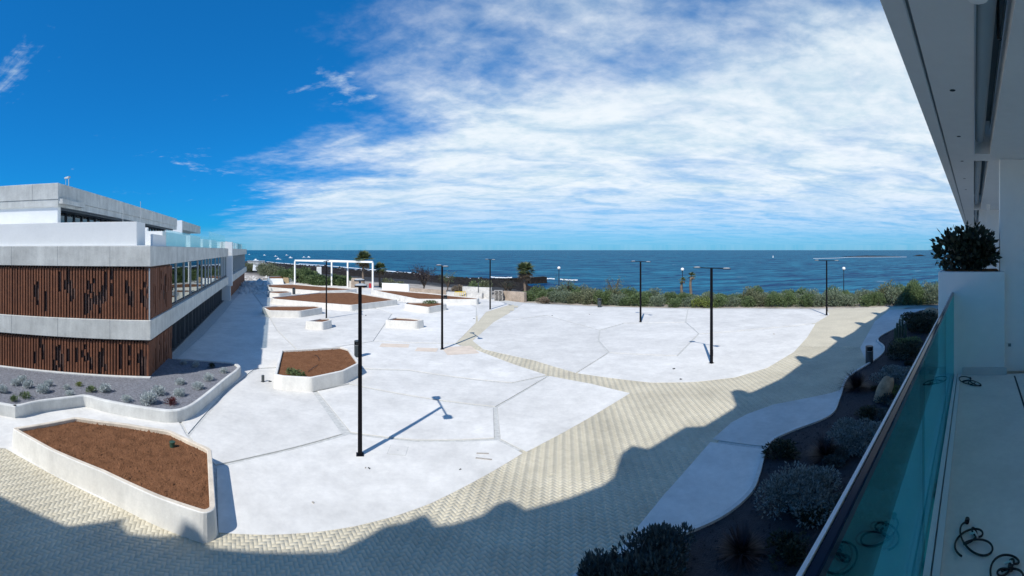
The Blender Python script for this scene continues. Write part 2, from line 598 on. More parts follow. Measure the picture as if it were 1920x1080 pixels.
class MB:
    """collects faces in local coordinates about an origin, builds one mesh object"""

    def __init__(self, org=(0, 0, 0)):
        self.v, self.f, self.o = [], [], org

    def add(self, vs, fs):
        k = len(self.v)
        ox, oy, oz = self.o
        self.v += [(x - ox, y - oy, z - oz) for x, y, z in vs]
        self.f += [tuple(i + k for i in q) for q in fs]
        return self

    def prism(self, poly, z0, z1, top=None):
        """closed prism over a plan polygon; top: other plan polygon for the upper ring"""
        n = len(poly)
        area = sum(poly[i][0] * poly[(i + 1) % n][1] - poly[(i + 1) % n][0] * poly[i][1] for i in range(n))
        top = top or poly
        if area < 0:
            poly, top = poly[::-1], top[::-1]
        vs = [(x, y, z0) for x, y in poly] + [(x, y, z1) for x, y in top]
        fs = [tuple(range(n))[::-1], tuple(range(n, 2 * n))]
        fs += [(i, (i + 1) % n, n + (i + 1) % n, n + i) for i in range(n)]
        return self.add(vs, fs)

    def box(self, x0, x1, y0, y1, z0, z1):
        return self.prism([(x0, y0), (x1, y0), (x1, y1), (x0, y1)], z0, z1)

    def bar(self, p, q, w, h):
        """box section bar between two points, w wide and h tall"""
        p, q = Vector(p), Vector(q)
        d = (q - p).normalized()
        up = Vector((0, 0, 1)) if abs(d.z) < 0.95 else Vector((0, 1, 0))
        s = d.cross(up).normalized() * (w / 2)
        u = s.cross(d).normalized() * (h / 2)
        vs = []
        for c in (p, q):
            vs += [tuple(c - s - u), tuple(c + s - u), tuple(c + s + u), tuple(c - s + u)]
        return self.add(vs, [(0, 3, 2, 1), (4, 5, 6, 7), (0, 1, 5, 4), (1, 2, 6, 5), (2, 3, 7, 6), (3, 0, 4, 7)])

    def tube(self, pts, rad, seg=8, cap=True):
        pts = [Vector(p) for p in pts]
        rr = rad if isinstance(rad, (list, tuple)) else [rad] * len(pts)
        vs, fs = [], []
        ref = None
        for i, p in enumerate(pts):
            d = (pts[min(i + 1, len(pts) - 1)] - pts[max(i - 1, 0)])
            if d.length < 1e-9:
                d = Vector((0, 0, 1))
            d.normalize()
            if ref is None:
                ref = Vector((0, 0, 1)) if abs(d.z) < 0.9 else Vector((1, 0, 0))
            s = d.cross(ref)
            if s.length < 1e-6:
                s = d.cross(Vector((0.3, 1, 0.2)))
            s.normalize()
            u = s.cross(d)
            for k in range(seg):
                a = 2 * math.pi * k / seg
                vs.append(tuple(p + (s * math.cos(a) + u * math.sin(a)) * rr[i]))
        for i in range(len(pts) - 1):
            for k in range(seg):
                fs.append((i * seg + k, i * seg + (k + 1) % seg, (i + 1) * seg + (k + 1) % seg, (i + 1) * seg + k))
        if cap:
            fs.append(tuple(range(seg))[::-1])
            fs.append(tuple((len(pts) - 1) * seg + k for k in range(seg)))
        return self.add(vs, fs)

    def lathe(self, prof, seg=20, c=(0, 0, 0)):
        vs, fs = [], []
        for r, z in prof:
            for k in range(seg):
                a = 2 * math.pi * k / seg
                vs.append((c[0] + r * math.cos(a), c[1] + r * math.sin(a), c[2] + z))
        for i in range(len(prof) - 1):
            for k in range(seg):
                fs.append((i * seg + k, i * seg + (k + 1) % seg, (i + 1) * seg + (k + 1) % seg, (i + 1) * seg + k))
        fs.append(tuple(range(seg))[::-1])
        fs.append(tuple((len(prof) - 1) * seg + k for k in range(seg)))
        return self.add(vs, fs)

    def mesh(self, name, m, smooth=False):
        me = bpy.data.meshes.new(name)
        me.from_pydata(self.v, [], self.f)
        me.materials.append(MATS[m])
        if smooth:
            for p in me.polygons:
                p.use_smooth = True
        me.update()
        return me

    def build(self, name, m, parent=None, loc=None, smooth=False, bevel=0.0):
        o = bpy.data.objects.new(name, self.mesh(name, m, smooth))
        put(o, parent)
        if loc is not None:
            o.location = loc
        elif parent is None:
            o.location = self.o
        if bevel > 0:
            b = o.modifiers.new('bevel', 'BEVEL')
            b.width = bevel
            b.segments = 2
            b.limit_method = 'ANGLE'
        return o


def np_mesh(name, verts, faces, m, smooth=False):
    me = bpy.data.meshes.new(name)
    verts = np.asarray(verts, np.float32)
    faces = np.asarray(faces, np.int32)
    nv, nf, k = len(verts), len(faces), faces.shape[1]
    me.vertices.add(nv)
    me.vertices.foreach_set('co', verts.ravel())
    me.loops.add(nf * k)
    me.loops.foreach_set('vertex_index', faces.ravel())
    me.polygons.add(nf)
    me.polygons.foreach_set('loop_start', np.arange(0, nf * k, k, dtype=np.int32))
    if smooth:
        me.polygons.foreach_set('use_smooth', np.ones(nf, bool))
    me.materials.append(MATS[m])
    me.update(calc_edges=True)
    me.validate()
    return me


def inset(poly, d):
    """plan polygon with every edge moved inwards by d"""
    n = len(poly)
    area = sum(poly[i][0] * poly[(i + 1) % n][1] - poly[(i + 1) % n][0] * poly[i][1] for i in range(n))
    sg = 1 if area > 0 else -1
    out = []
    for i in range(n):
        p0, p1, p2 = (Vector(poly[j % n]) for j in (i - 1, i, i + 1))
        e1, e2 = (p1 - p0).normalized(), (p2 - p1).normalized()
        n1, n2 = Vector((-e1.y, e1.x)) * sg, Vector((-e2.y, e2.x)) * sg
        b = n1 + n2
        if b.length < 1e-6:
            b = n1.copy()
        b.normalize()
        c = max(0.35, b.dot(n1))
        q = p1 + b * (d / c)
        out.append((q.x, q.y))
    return out


def rounded(poly, r, seg=4):
    """plan polygon with corners rounded off"""
    n = len(poly)
    out = []
    for i in range(n):
        p0, p1, p2 = (Vector(poly[j % n]) for j in (i - 1, i, i + 1))
        a, b = p0 - p1, p2 - p1
        k = min(r, a.length * 0.45, b.length * 0.45)
        s, e = p1 + a.normalized() * k, p1 + b.normalized() * k
        for j in range(seg + 1):
            t = j / seg
            q = s * (1 - t) ** 2 + p1 * 2 * t * (1 - t) + e * t ** 2
            out.append((q.x, q.y))
    return out


def smooth_line(pts, seg=6):
    """Catmull-Rom through open points"""
    P = [pts[0]] + list(pts) + [pts[-1]]
    out = []
    for i in range(1, len(P) - 2):
        p0, p1, p2, p3 = (np.array(P[j], float) for j in (i - 1, i, i + 1, i + 2))
        for j in range(seg):
            t = j / seg
            q = 0.5 * ((2 * p1) + (-p0 + p2) * t + (2 * p0 - 5 * p1 + 4 * p2 - p3) * t * t + (-p0 + 3 * p1 - 3 * p2 + p3) * t ** 3)
            out.append(tuple(q))
    out.append(tuple(pts[-1]))
    return out


def in_poly(x, y, poly):
    """vectorised point in polygon"""
    ins = np.zeros(len(x), bool)
    n = len(poly)
    for i in range(n):
        x1, y1 = poly[i]
        x2, y2 = poly[(i + 1) % n]
        c = (y1 > y) != (y2 > y)
        with np.errstate(divide='ignore', invalid='ignore'):
            xi = (x2 - x1) * (y - y1) / (y2 - y1 + 1e-12) + x1
        ins ^= c & (x < xi)
    return ins


def edge_dist(x, y, poly):
    d = np.full(len(x), 1e9)
    n = len(poly)
    for i in range(n):
        a, b = np.array(poly[i]), np.array(poly[(i + 1) % n])
        e = b - a
        t = np.clip(((x - a[0]) * e[0] + (y - a[1]) * e[1]) / (e @ e + 1e-12), 0, 1)
        d = np.minimum(d, np.hypot(x - a[0] - t * e[0], y - a[1] - t * e[1]))
    return d


def leaves(centres, size, aspect=0.45, up=0.3, outward=None, jitter=0.5):
    """one folded rhombic leaf (two triangles as a quad) at each centre"""
    c = np.asarray(centres, float)
    n = len(c)
    d = rng.normal(size=(n, 3))
    if outward is not None:
        d = d * jitter + np.asarray(outward) * 1.0
    d[:, 2] += up
    d /= np.linalg.norm(d, axis=1, keepdims=True) + 1e-9
    s = np.cross(d, rng.normal(size=(n, 3)))
    s /= np.linalg.norm(s, axis=1, keepdims=True) + 1e-9
    L = (size * rng.uniform(0.65, 1.3, n))[:, None]
    w = L * aspect * 0.5
    v = np.stack([c, c + d * L * 0.5 + s * w, c + d * L, c + d * L * 0.5 - s * w], 1).reshape(-1, 3)
    f = np.arange(4 * n).reshape(-1, 4)
    return v, f


def blob_points(n, rx, ry, rz, lumps=9, hollow=0.55, seed=0, flat=0.0):
    """points on clumps spread through an uneven dome; returns points and outward directions"""
    r = np.random.default_rng(seed)
    a = r.uniform(0, 2 * np.pi, lumps)
    rad = np.sqrt(r.uniform(0.0, 1, lumps)) * 0.62
    hz = r.uniform(0.25, 0.72, lumps)
    cen = np.stack([np.cos(a) * rad, np.sin(a) * rad, hz * (1 - 0.5 * rad ** 2)], 1)
    lr = r.uniform(0.24, 0.44, lumps)
    k = r.integers(0, lumps, n)
    d = r.normal(size=(n, 3))
    d /= np.linalg.norm(d, axis=1, keepdims=True)
    q = cen[k] + d * (lr[k] * r.uniform(hollow, 1.0, n) ** 0.5)[:, None]
    q[:, 2] = np.abs(q[:, 2]) * (1 - flat)
    return q * np.array([rx, ry, rz]), d


def shrub(name, label, cat, loc, rx, ry, rz, n, leaf, m, group=None, seed=0, stems=5, up=0.3, aspect=0.45, lumps=10, stem_mat='bark', rzrot=0.0, hollow=0.55):
    t = thing(name, label, cat, loc, rzrot, group)
    q, d = blob_points(n, rx, ry, rz, lumps, hollow, seed)
    v, f = leaves(q, leaf, aspect, up, d)
    put(bpy.data.objects.new('foliage', np_mesh('foliage', v, f, m)), t)
    r = random.Random(seed)
    mb = MB()
    for k in range(stems):
        a = r.uniform(0, 6.28)
        e = (math.cos(a) * rx * 0.5, math.sin(a) * ry * 0.5, rz * r.uniform(0.4, 0.75))
        mb.tube([(e[0] * 0.12, e[1] * 0.12, -0.02), (e[0] * 0.5, e[1] * 0.5, e[2] * 0.55), e], [0.03 * rz + 0.004, 0.02 * rz + 0.003, 0.006], 5)
    mb.build('stem', stem_mat, t)
    return t

# ================================================================== SETTING
# ------------------------------------------------------------------ sea
SEA = -3.0
mb = MB()
mb.add([(-150000, -20000, SEA), (150000, -20000, SEA), (150000, 150000, SEA), (-150000, 150000, SEA)], [(0, 1, 2, 3)])
tag(mb.build('sea', 'sea_water'), 'blue sea with small wind waves reaching the horizon', 'sea', kind='structure')

# ------------------------------------------------------------------ ground and shore
AZ = [-3.15, -1.2, -0.75, -0.625, -0.54, -0.45, -0.3375, -0.25, -0.1625, -0.075, 0.0, 0.05, 0.175, 0.425, 0.8, 1.1, 1.4, 2.0, 3.15]
R_S = [500, 500, 470, 400, 305, 255, 200, 184, 156, 146, 138, 106, 94, 84, 78, 76, 80, 110, 500]
R_P = [300, 260, 180, 125, 105, 98, 95, 90, 82, 76, 71, 69, 66, 63, 62, 62, 64, 84, 300]


def shore_r(az):
    return np.interp(az, AZ, R_S)


def ground_z(x, y):
    az, r = np.arctan2(x, y), np.hypot(x, y)
    rs, rp = np.interp(az, AZ, R_S), np.interp(az, AZ, R_P)
    t = (r - rp) / (rs - rp)
    z = np.where(t < 0, -0.1, -0.1 - 2.9 * np.clip(t, 0, 1) ** 0.75)
    return np.where(t > 1, -3.0 - np.minimum((r - rs) * 0.12, 6), z)


naz, nr = 260, 90
az = np.linspace(-3.14159, 3.14159, naz)
rr = np.concatenate([np.linspace(0.5, 50, 12), np.geomspace(53, 620, nr - 12)])
Az, Rr = np.meshgrid(az, rr, indexing='ij')
X, Y = Rr * np.sin(Az), Rr * np.cos(Az)
Z = ground_z(X, Y)
rs_, rp_ = np.interp(Az, AZ, R_S), np.interp(Az, AZ, R_P)
tt_ = np.clip((Rr - rp_) / (rs_ - rp_), 0, 1.2)
Z = Z + np.where((tt_ > 0.25) & (tt_ < 1.15), rng.normal(0, 0.30, Z.shape) * np.clip(tt_ - 0.25, 0, 0.7), 0)
vs = np.stack([X, Y, Z], -1).reshape(-1, 3)
ii, jj = np.meshgrid(np.arange(naz - 1), np.arange(nr - 1), indexing='ij')
k0 = (ii * nr + jj).ravel()
fs = np.stack([k0, k0 + 1, k0 + nr + 1, k0 + nr], 1)[:, ::-1]
g = put(bpy.data.objects.new('ground', np_mesh('ground', vs, fs, 'terrain', True)))
tag(g, 'sandy ground sloping down to black lava shore', 'ground', kind='structure')

# ------------------------------------------------------------------ concrete plaza
plaza_edge = GL([(-140, 840), (9, 850), (404, 1010), (420, 1012), (590, 1010), (740, 980), (870, 925), (985, 856), (1200, 742),
                 (1300, 722), (1440, 694), (1530, 612), (1570, 578), (1400, 577.5), (1240, 577), (1100, 573), (980, 567), (930, 560),
                 (880, 552), (760, 543), (660, 533), (560, 527), (500, 524), (459, 527)]) + [A(50, 1), A(-0.5, 1), A(-0.5, 16)]
mb = MB()
mb.prism(plaza_edge, -0.06, -0.03)
plaza = tag(mb.build('plaza', 'joint'), 'wide pale concrete plaza cast in big slabs', 'plaza', kind='structure')

SLABS = [
    [(404, 1002), (500, 1007), (590, 1002), (665, 991), (740, 972), (810, 947), (870, 917), (930, 884), (985, 850), (935, 824), (780, 827), (655, 813), (480, 857), (402, 876)],
    [(402, 874), (480, 857), (645, 814), (589, 735), (520, 690), (480, 692), (425, 733), (352, 818)],
    [(592, 733), (655, 721), (780, 744), (928, 764), (930, 822), (782, 826), (655, 811)],
    [(930, 764), (1030, 704), (1110, 719), (1185, 737), (1110, 783), (1050, 817), (987, 850), (935, 823)],
    [(592, 733), (522, 690), (640, 690), (767, 695), (830, 705), (960, 719), (1030, 704), (930, 763), (780, 744), (655, 720)],
    [(640, 689), (767, 694), (830, 704), (960, 718), (1028, 703), (960, 681), (895, 656), (855, 645), (700, 640), (560, 660), (522, 689)],
    [(300, 722), (352, 817), (425, 732), (480, 691), (520, 689), (560, 659), (520, 620), (500, 585), (462, 535), (440, 560), (418, 587), (376, 632), (330, 672)],
    [(560, 659), (700, 640), (735, 588), (690, 574), (600, 572), (505, 556), (464, 535), (500, 584), (520, 620)],
    [(700, 639), (855, 644), (893, 605), (893, 575), (840, 561), (690, 573), (736, 588)],
    [(464, 534), (505, 555), (600, 571), (690, 573), (840, 560), (760, 545), (660, 535), (560, 529), (500, 526)],
    [(885, 639), (925, 604), (1025, 592), (1125, 620), (1122, 640), (1140, 662), (1080, 700), (1000, 676), (905, 655)],
    [(1141, 662), (1270, 668), (1310, 627), (1400, 620), (1530, 607), (1515, 632), (1490, 660), (1440, 690), (1380, 708), (1300, 717), (1220, 718), (1080, 700)],
    [(1125, 620), (1170, 607), (1285, 605), (1310, 626), (1270, 667), (1142, 661), (1123, 640)],
    [(925, 604), (960, 584), (980, 570), (1100, 575), (1240, 579), (1290, 580), (1285, 604), (1170, 606), (1125, 619), (1025, 591)],
    [(1290, 580), (1400, 580), (1550, 580), (1556, 590), (1530, 606), (1400, 619), (1310, 626), (1286, 604)],
    [(896, 604), (912, 585), (955, 572), (930, 563), (880, 554), (845, 561), (893, 576)],
    [(-120, 770), (0, 776), (37, 776), (140, 758), (250, 780), (300, 724), (351, 816), (402, 873), (404, 1000), (300, 985), (9, 842), (-120, 835)],
]
for k, s in enumerate(SLABS):
    pl = inset(GL(s), 0.075 if k < 7 else 0.045)
    c = (sum(p[0] for p in pl) / len(pl), sum(p[1] for p in pl) / len(pl), 0)
    mb = MB(c)
    mb.prism(pl, -0.028, 0.008)
    mb.build('slab', 'slab_concrete', plaza, loc=c)
    # joint gap beside the slab: a narrow dark groove strip under its edge
    if k < 7:
        mb = MB(c)
        mb.prism(inset(GL(s), 0.066), -0.029, -0.012)
        mb.build('groove', 'groove', plaza, loc=c)

# ------------------------------------------------------------------ block paving
PAVE = GL([(-160, 790), (9, 836), (237, 955), (404, 1003), (590, 999), (740, 968), (870, 913), (985, 846), (1110, 780), (1180, 737), (1030, 702), (960, 679),
           (895, 654), (852, 642), (890, 604), (910, 584), (955, 571), (965, 574), (928, 605), (888, 638), (905, 653), (1000, 674), (1080, 698), (1220, 716), (1300, 715),
           (1380, 706), (1440, 688), (1490, 658), (1530, 606), (1560, 579), (1700, 575), (1640, 600), (1612, 650), (1628, 684), (1600, 702), (1582, 728), (1560, 737), (1450, 759), (1400, 777), (1337, 824), (1240, 932), (1142, 1054)]) \
    + [B(6, 6.5), B(-2, 5.5), B(-14, 4), B(-17, 7)]
mb = MB()
mb.prism(PAVE, -0.026, -0.0035)
paving = tag(mb.build('paving', 'mortar'), 'straw coloured concrete block paving laid in herringbone', 'paving', kind='structure')

ang = R(38)
ca, sa = math.cos(ang), math.sin(ang)
w_ = 0.105
cells = []
xs = [p[0] for p in PAVE]; ys = [p[1] for p in PAVE]
rad = 34
gi = np.arange(-int(rad / w_) - 4, int(rad / w_) + 4)
I, J = np.meshgrid(gi, gi, indexing='ij')
m4 = np.mod(I - J, 4)
hor = m4 == 0          # block covers (i,j),(i+1,j)
ver = m4 == 3          # block covers (i,j),(i,j+1)
lx = np.concatenate([(I[hor] + 1) * w_, (I[ver] + 0.5) * w_])
ly = np.concatenate([(J[hor] + 0.5) * w_, (J[ver] + 1) * w_])
vert = np.concatenate([np.zeros(hor.sum(), bool), np.ones(ver.sum(), bool)])
wx, wy = lx * ca - ly * sa + 2, lx * sa + ly * ca + 10
dd = np.hypot(wx, wy)
ok = (dd < 31) & (np.abs(np.arctan2(wx, wy)) < 1.35)
wx, wy, vert, dd = wx[ok], wy[ok], vert[ok], dd[ok]
keep = in_poly(wx, wy, PAVE) | (edge_dist(wx, wy, PAVE) < 0.22)
wx, wy, vert, dd = wx[keep], wy[keep], vert[keep], dd[keep]
n_p = len(wx)
hl, hw, gp, th_ = w_, w_ / 2, 0.0024, 0.03


def paver_block(n):
    b, t = np.array([hl - gp, hw - gp]), np.array([hl - gp - 0.002, hw - gp - 0.002])
    sg = np.array([[-1, -1], [1, -1], [1, 1], [-1, 1]])
    v = np.concatenate([np.c_[sg * b, np.full(4, -0.02)], np.c_[sg * b, np.full(4, -0.005)], np.c_[sg * t, np.zeros(4)]])
    f = [(8, 9, 10, 11)]
    for r0 in (0, 4):
        f += [(r0 + i, r0 + (i + 1) % 4, r0 + 4 + (i + 1) % 4, r0 + 4 + i) for i in range(4)]
    return v, np.array(f)


pv, pf = paver_block(0)
order = np.argsort(dd)
vis = (np.abs(np.arctan2(wx, wy)) < 1.19) & (EYE / dd < 0.76)
first = [i for i in order if vis[i]][:300]
fm = np_mesh('paver', pv, pf, 'paver')
tilt = rng.normal(0, 0.0009, n_p)
for i in first:
    o = bpy.data.objects.new('paver', fm)
    o.location = (wx[i], wy[i], float(tilt[i]))
    o.rotation_euler = (0, 0, ang + (R(90) if vert[i] else 0))
    put(o, paving)
rest = np.setdiff1d(np.arange(n_p), first)
an = ang + np.where(vert[rest], R(90), 0)
cx, sx = np.cos(an), np.sin(an)
P = np.empty((len(rest), 12, 3))
P[:, :, 0] = wx[rest, None] + pv[None, :, 0] * cx[:, None] - pv[None, :, 1] * sx[:, None]
P[:, :, 1] = wy[rest, None] + pv[None, :, 0] * sx[:, None] + pv[None, :, 1] * cx[:, None]
P[:, :, 2] = pv[None, :, 2] + tilt[rest, None]
F = (pf[None] + (np.arange(len(rest)) * 12)[:, None, None]).reshape(-1, 4)
o = put(bpy.data.objects.new('paver_field', np_mesh('paver_field', P.reshape(-1, 3), F, 'paver')), paving)
o['kind'] = 'stuff'
# farther off the blocks run together
far = [(x, y) for x, y in PAVE]
mb = MB()
fa = []
for a0 in np.linspace(-0.25, 1.25, 100):
    fa.append(a0)
fv, ff = [], []
gx, gy = np.meshgrid(np.arange(-10, 60, 0.5), np.arange(15, 90, 0.5), indexing='ij')
gx, gy = gx.ravel(), gy.ravel()
kk = (np.hypot(gx, gy) > 30.6) & (in_poly(gx, gy, PAVE) | (edge_dist(gx, gy, PAVE) < 0.3))
for x, y in zip(gx[kk], gy[kk]):
    k = len(fv)
    fv += [(x - .25, y - .25, -0.003), (x + .25, y - .25, -0.003), (x + .25, y + .25, -0.003), (x - .25, y + .25, -0.003)]
    ff.append((k, k + 1, k + 2, k + 3))
o = put(bpy.data.objects.new('far_paving', np_mesh('far_paving', fv, ff, 'paver_far')), paving)
o['kind'] = 'stuff'

# ------------------------------------------------------------------ concrete path along the planting bed
bed_line = [B(-3, 5.0), G(1080, 1090), G(1150, 1062), G(1240, 1022), G(1350, 975), G(1405, 930), G(1422, 893), G(1440, 837), G(1480, 813), G(1555, 782),
            G(1573, 750), G(1585, 716), G(1600, 702), G(1650, 669), G(1657, 652), G(1646, 641), G(1652, 631), G(1688, 612), G(1705, 602), G(1702, 592), G(1730, 582)]
bed_line = smooth_line(bed_line, 6)
mb = MB()
path_in = GL([(1143, 1052), (1240, 931), (1332, 826), (1400, 776), (1450, 758), (1560, 736), (1581, 729)])
path_base = path_in + GL([(1612, 690), (1700, 610), (1740, 578)]) + [B(50, 3), B(30, 3), B(6, 3), B(-3, 3), B(-3, 5.2)]
mb.prism(path_base, -0.05, -0.02)
path = tag(mb.build('path', 'joint'), 'grey concrete path winding along the dark planting bed', 'path', kind='structure')
K1 = GL([(1142, 1052), (1190, 992), (1240, 931), (1331, 828)]) + GL([(1437, 842), (1470, 870), (1440, 1000), (1300, 1080)]) + [B(2, 4.5)]
K2 = GL([(1334, 824), (1370, 792), (1400, 776), (1450, 758), (1560, 736), (1581, 729), (1640, 735), (1620, 790), (1520, 830), (1441, 838)])
K3 = GL([(1626, 684), (1612, 652), (1640, 602), (1668, 581), (1742, 578), (1745, 590), (1730, 610), (1690, 640), (1665, 672)])
for s in (K1, K2, K3):
    c = (sum(p[0] for p in s) / len(s), sum(p[1] for p in s) / len(s), 0)
    MB(c).prism(inset(s, 0.03), -0.018, 0.006).build('slab', 'slab_concrete', path, loc=c)

# dark planting bed under the balconies
bed_poly = list(bed_line) + [B(52, 1.0), B(30, 0.2), B(-3, 0.2)]
mb = MB()
mb.prism(bed_poly, -0.05, 0.05)
bed = tag(mb.build('planting_bed', 'gravel_black'), 'dark lava gravel planting bed at the foot of the flats', 'flower bed', kind='structure')
cv = []
L2 = [Vector(p) for p in bed_line]
ring = []
for i, p in enumerate(L2):
    d = (L2[min(i + 1, len(L2) - 1)] - L2[max(i - 1, 0)]).normalized()
    s = Vector((-d.y, d.x))
    ring.append((p + s * 0.06, p - s * 0.06))
mb = MB()
for i in range(len(ring) - 1):
    (a, b), (c, d) = ring[i], ring[i + 1]
    mb.add([(a.x, a.y, 0), (b.x, b.y, 0), (d.x, d.y, 0), (c.x, c.y, 0), (a.x, a.y, 0.12), (b.x, b.y, 0.12), (d.x, d.y, 0.12), (c.x, c.y, 0.12)],
           [(4, 5, 6, 7), (0, 1, 5, 4), (2, 3, 7, 6), (0, 4, 7, 3), (1, 2, 6, 5)])
mb.build('kerb', 'bed_concrete', bed)
# loose gravel in the bed
gx = rng.uniform(-2, 40, 26000); gy = rng.uniform(2, 34, 26000)
kk = in_poly(gx, gy, bed_poly)
gx, gy = gx[kk], gy[kk]
s = rng.uniform(0.012, 0.05, len(gx))
oc = np.array([[1, 0, 0], [0, 1, 0], [-1, 0, 0], [0, -1, 0], [0, 0, 1.0]])
P = oc[None] * (s[:, None, None] * rng.uniform(0.6, 1.3, (len(s), 5, 1))) + np.stack([gx, gy, np.full(len(gx), 0.055)], 1)[:, None]
F3 = np.array([[0, 1, 4], [1, 2, 4], [2, 3, 4], [3, 0, 4]])
F = (F3[None] + (np.arange(len(s)) * 5)[:, None, None]).reshape(-1, 3)
o = put(bpy.data.objects.new('gravel', np_mesh('gravel', P.reshape(-1, 3), F, 'gravel_black')), bed)
o['kind'] = 'stuff'

# ================================================================== OPPOSITE BUILDING


def apris(a0, a1, b0, b1):
    return [A(a0, b0), A(a1, b0), A(a1, b1), A(a0, b1)]


Z1, Z2, Z3, Z4 = 2.34, 3.36, 6.15, 7.22     # underside and top of the two concrete bands
BO = (CC[0], CC[1], 0)
bld = thing('terraced_building', 'long low concrete building with rusty slat screens and glazed attic', 'building', BO)


def part(name, m, poly, z0, z1, parent=None, bevel=0.0):
    mb = MB(BO)
    mb.prism(poly, z0, z1)
    return mb.build(name, m, parent or bld, bevel=bevel, loc=(0, 0, 0))


A_END = 37.6
part('concrete_band', 'facade_concrete', apris(-0.08, A_END, -0.08, 16), Z1, Z2, bevel=0.02)
part('concrete_band', 'facade_concrete', apris(-0.08, A_END, -0.08, 16), Z3, Z4, bevel=0.02)
# pour joints in the bands
for z0, z1 in ((Z1, Z2), (Z3, Z4)):
    for b in (2.05, 4.9, 7.6, 10.4):
        part('pour_joint', 'facade_joint', apris(-0.084, -0.07, b, b + 0.012), z0 + 0.01, z1 - 0.01)
    for a in (6.0, 12.1, 18.3, 24.4, 30.5):
        part('pour_joint', 'facade_joint', apris(a, a + 0.012, -0.084, -0.07), z0 + 0.01, z1 - 0.01)
# walls behind the screens and inner cores
part('wall', 'corten_dark', apris(0.32, 5.1, 0.32, 16), -0.05, Z1)
part('wall', 'corten_dark', apris(0.32, 5.1, 0.32, 16), Z2, Z3)
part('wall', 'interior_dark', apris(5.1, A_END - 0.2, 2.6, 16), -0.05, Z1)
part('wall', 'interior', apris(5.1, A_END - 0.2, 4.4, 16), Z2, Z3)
for a in (9.2, 16.6, 23.9, 31.2):
    part('partition_wall', 'interior', apris(a, a + 0.2, 0.7, 4.4), Z2, Z3)
for a in (11.0, 18.5, 25.5, 33.0):
    part('door_panel', 'interior_dark', apris(a, a + 2.2, 4.3, 4.4), Z2, Z3 - 0.4)

# corten slat screens: each slat its own piece, with cut-outs letting the dark backing through
SL_W, SL_D, SL_P = 0.088, 0.06, 0.158


def slat_curve(i, n, seed):
    r = random.Random(seed * 1000 + i)
    return r


def slats(kind, z0, z1, count, seed, lively):
    r = random.Random(seed)
    h = z1 - z0
    lo_w, hi_w = 0.42, 0.85
    for i in range(count):
        s = (i + 0.4) * SL_P
        u = i / count
        amp = lively(i)
        # lower edge of the hole wanders up and down from slat to slat
        lo = 0.30 + 0.13 * math.sin(i * 0.41 + seed) + 0.10 * math.sin(i * 1.13 + 2 * seed) + r.uniform(-0.18, 0.18)
        hi = 0.66 + 0.10 * math.sin(i * 0.33 + 1 + seed) + 0.10 * math.sin(i * 0.93 + seed) + r.uniform(-0.2, 0.22)
        lo, hi = max(0.07, lo), min(0.97, hi)
        w = SL_W * r.uniform(0.9, 1.08)
        dpt = r.uniform(-0.012, 0.012)

        def pr(s0, s1, d0, d1):
            return apris(d0, d1, s0, s1) if kind == 'front' else apris(s0, s1, d0, d1)
        top = z1 - r.uniform(0.10, 0.16)
        pieces = [(z0 + 0.02, top)]
        if r.random() < amp and hi - lo > 0.15:
            pieces = [(z0 + 0.02, z0 + h * lo)]
            if z0 + h * hi < top - 0.08:
                pieces.append((z0 + h * hi, top))
            if hi - lo > 0.34 and r.random() < 0.4:
                k = r.uniform(lo + 0.12, hi - 0.2)
                pieces.append((z0 + h * k, z0 + h * (k + r.uniform(0.06, 0.16))))
        for za, zb in pieces:
            mb = MB(BO)
            mb.prism(pr(s, s + w, 0.02 + dpt, 0.02 + SL_D + dpt), za, zb)
            mb.build('slat', 'corten', bld, loc=(0, 0, 0))


lv_front = lambda i: 0.7 if i < 40 else 0.10
slats('front', Z2, Z3, 56, 3, lv_front)
slats('front', 0.05, Z1, 56, 5, lv_front)
slats('side', Z2, Z3, 32, 8, lambda i: 0.15 if i < 18 else 0.8)
slats('side', 0.05, Z1, 32, 9, lambda i: 0.2)
# slim dark bars of the second layer
for kind, ln in (('front', 9.0), ('side', 5.0)):
    for z0, z1 in ((0.05, Z1), (Z2, Z3)):
        mb = MB(BO)
        k = 0
        while k * SL_P < ln:
            s = k * SL_P + 0.10
            mb.prism(apris(0.14, 0.2, s, s + 0.05) if kind == 'front' else apris(s, s + 0.05, 0.14, 0.2), z0, z1)
            k += 1
        o = mb.build('backing_bars', 'backing', bld, loc=(0, 0, 0))
        o['kind'] = 'stuff'
part('corner_post', 'mullion_grey', apris(0.03, 0.09, 0.0, 0.055), Z2, Z3 - 0.1)

# upper side glazing
mulls = [5.2, 7.0, 9.6, 12.1, 15.4, 17.5, 19.6, 21.5, 23.4, 26.7, 29.5, 32.0, 34.5, A_END - 0.3]
for i in range(len(mulls) - 1):
    part('pane', 'window_glass', apris(mulls[i] + 0.05, mulls[i + 1] - 0.01, 0.26, 0.275), Z2 + 0.15, Z3 - 0.05)
for a in mulls:
    part('mullion', 'mullion_grey', apris(a, a + 0.07, 0.18, 0.34), Z2, Z3)
part('sill', 'dark_frame', apris(5.1, A_END - 0.2, 0.15, 0.36), Z2, Z2 + 0.14)
# lower side glazing, set back under the band, with close dark fins
g0 = 5.3
k = 0
while g0 < A_END - 1.2:
    part('pane', 'window_glass', apris(g0 + 0.05, g0 + 1.55, 0.90, 0.915), 0.1, Z1 - 0.02)
    part('fin', 'dark_frame', apris(g0 - 0.04, g0 + 0.06, 0.62, 0.98), 0.0, Z1)
    if k % 2 == 0:
        part('fin', 'dark_frame', apris(g0 + 0.7, g0 + 0.76, 0.7, 0.96), 0.0, Z1)
    g0 += 1.6
    k += 1
part('plinth', 'dark_frame', apris(5.1, A_END, 0.55, 1.05), -0.05, 0.06)

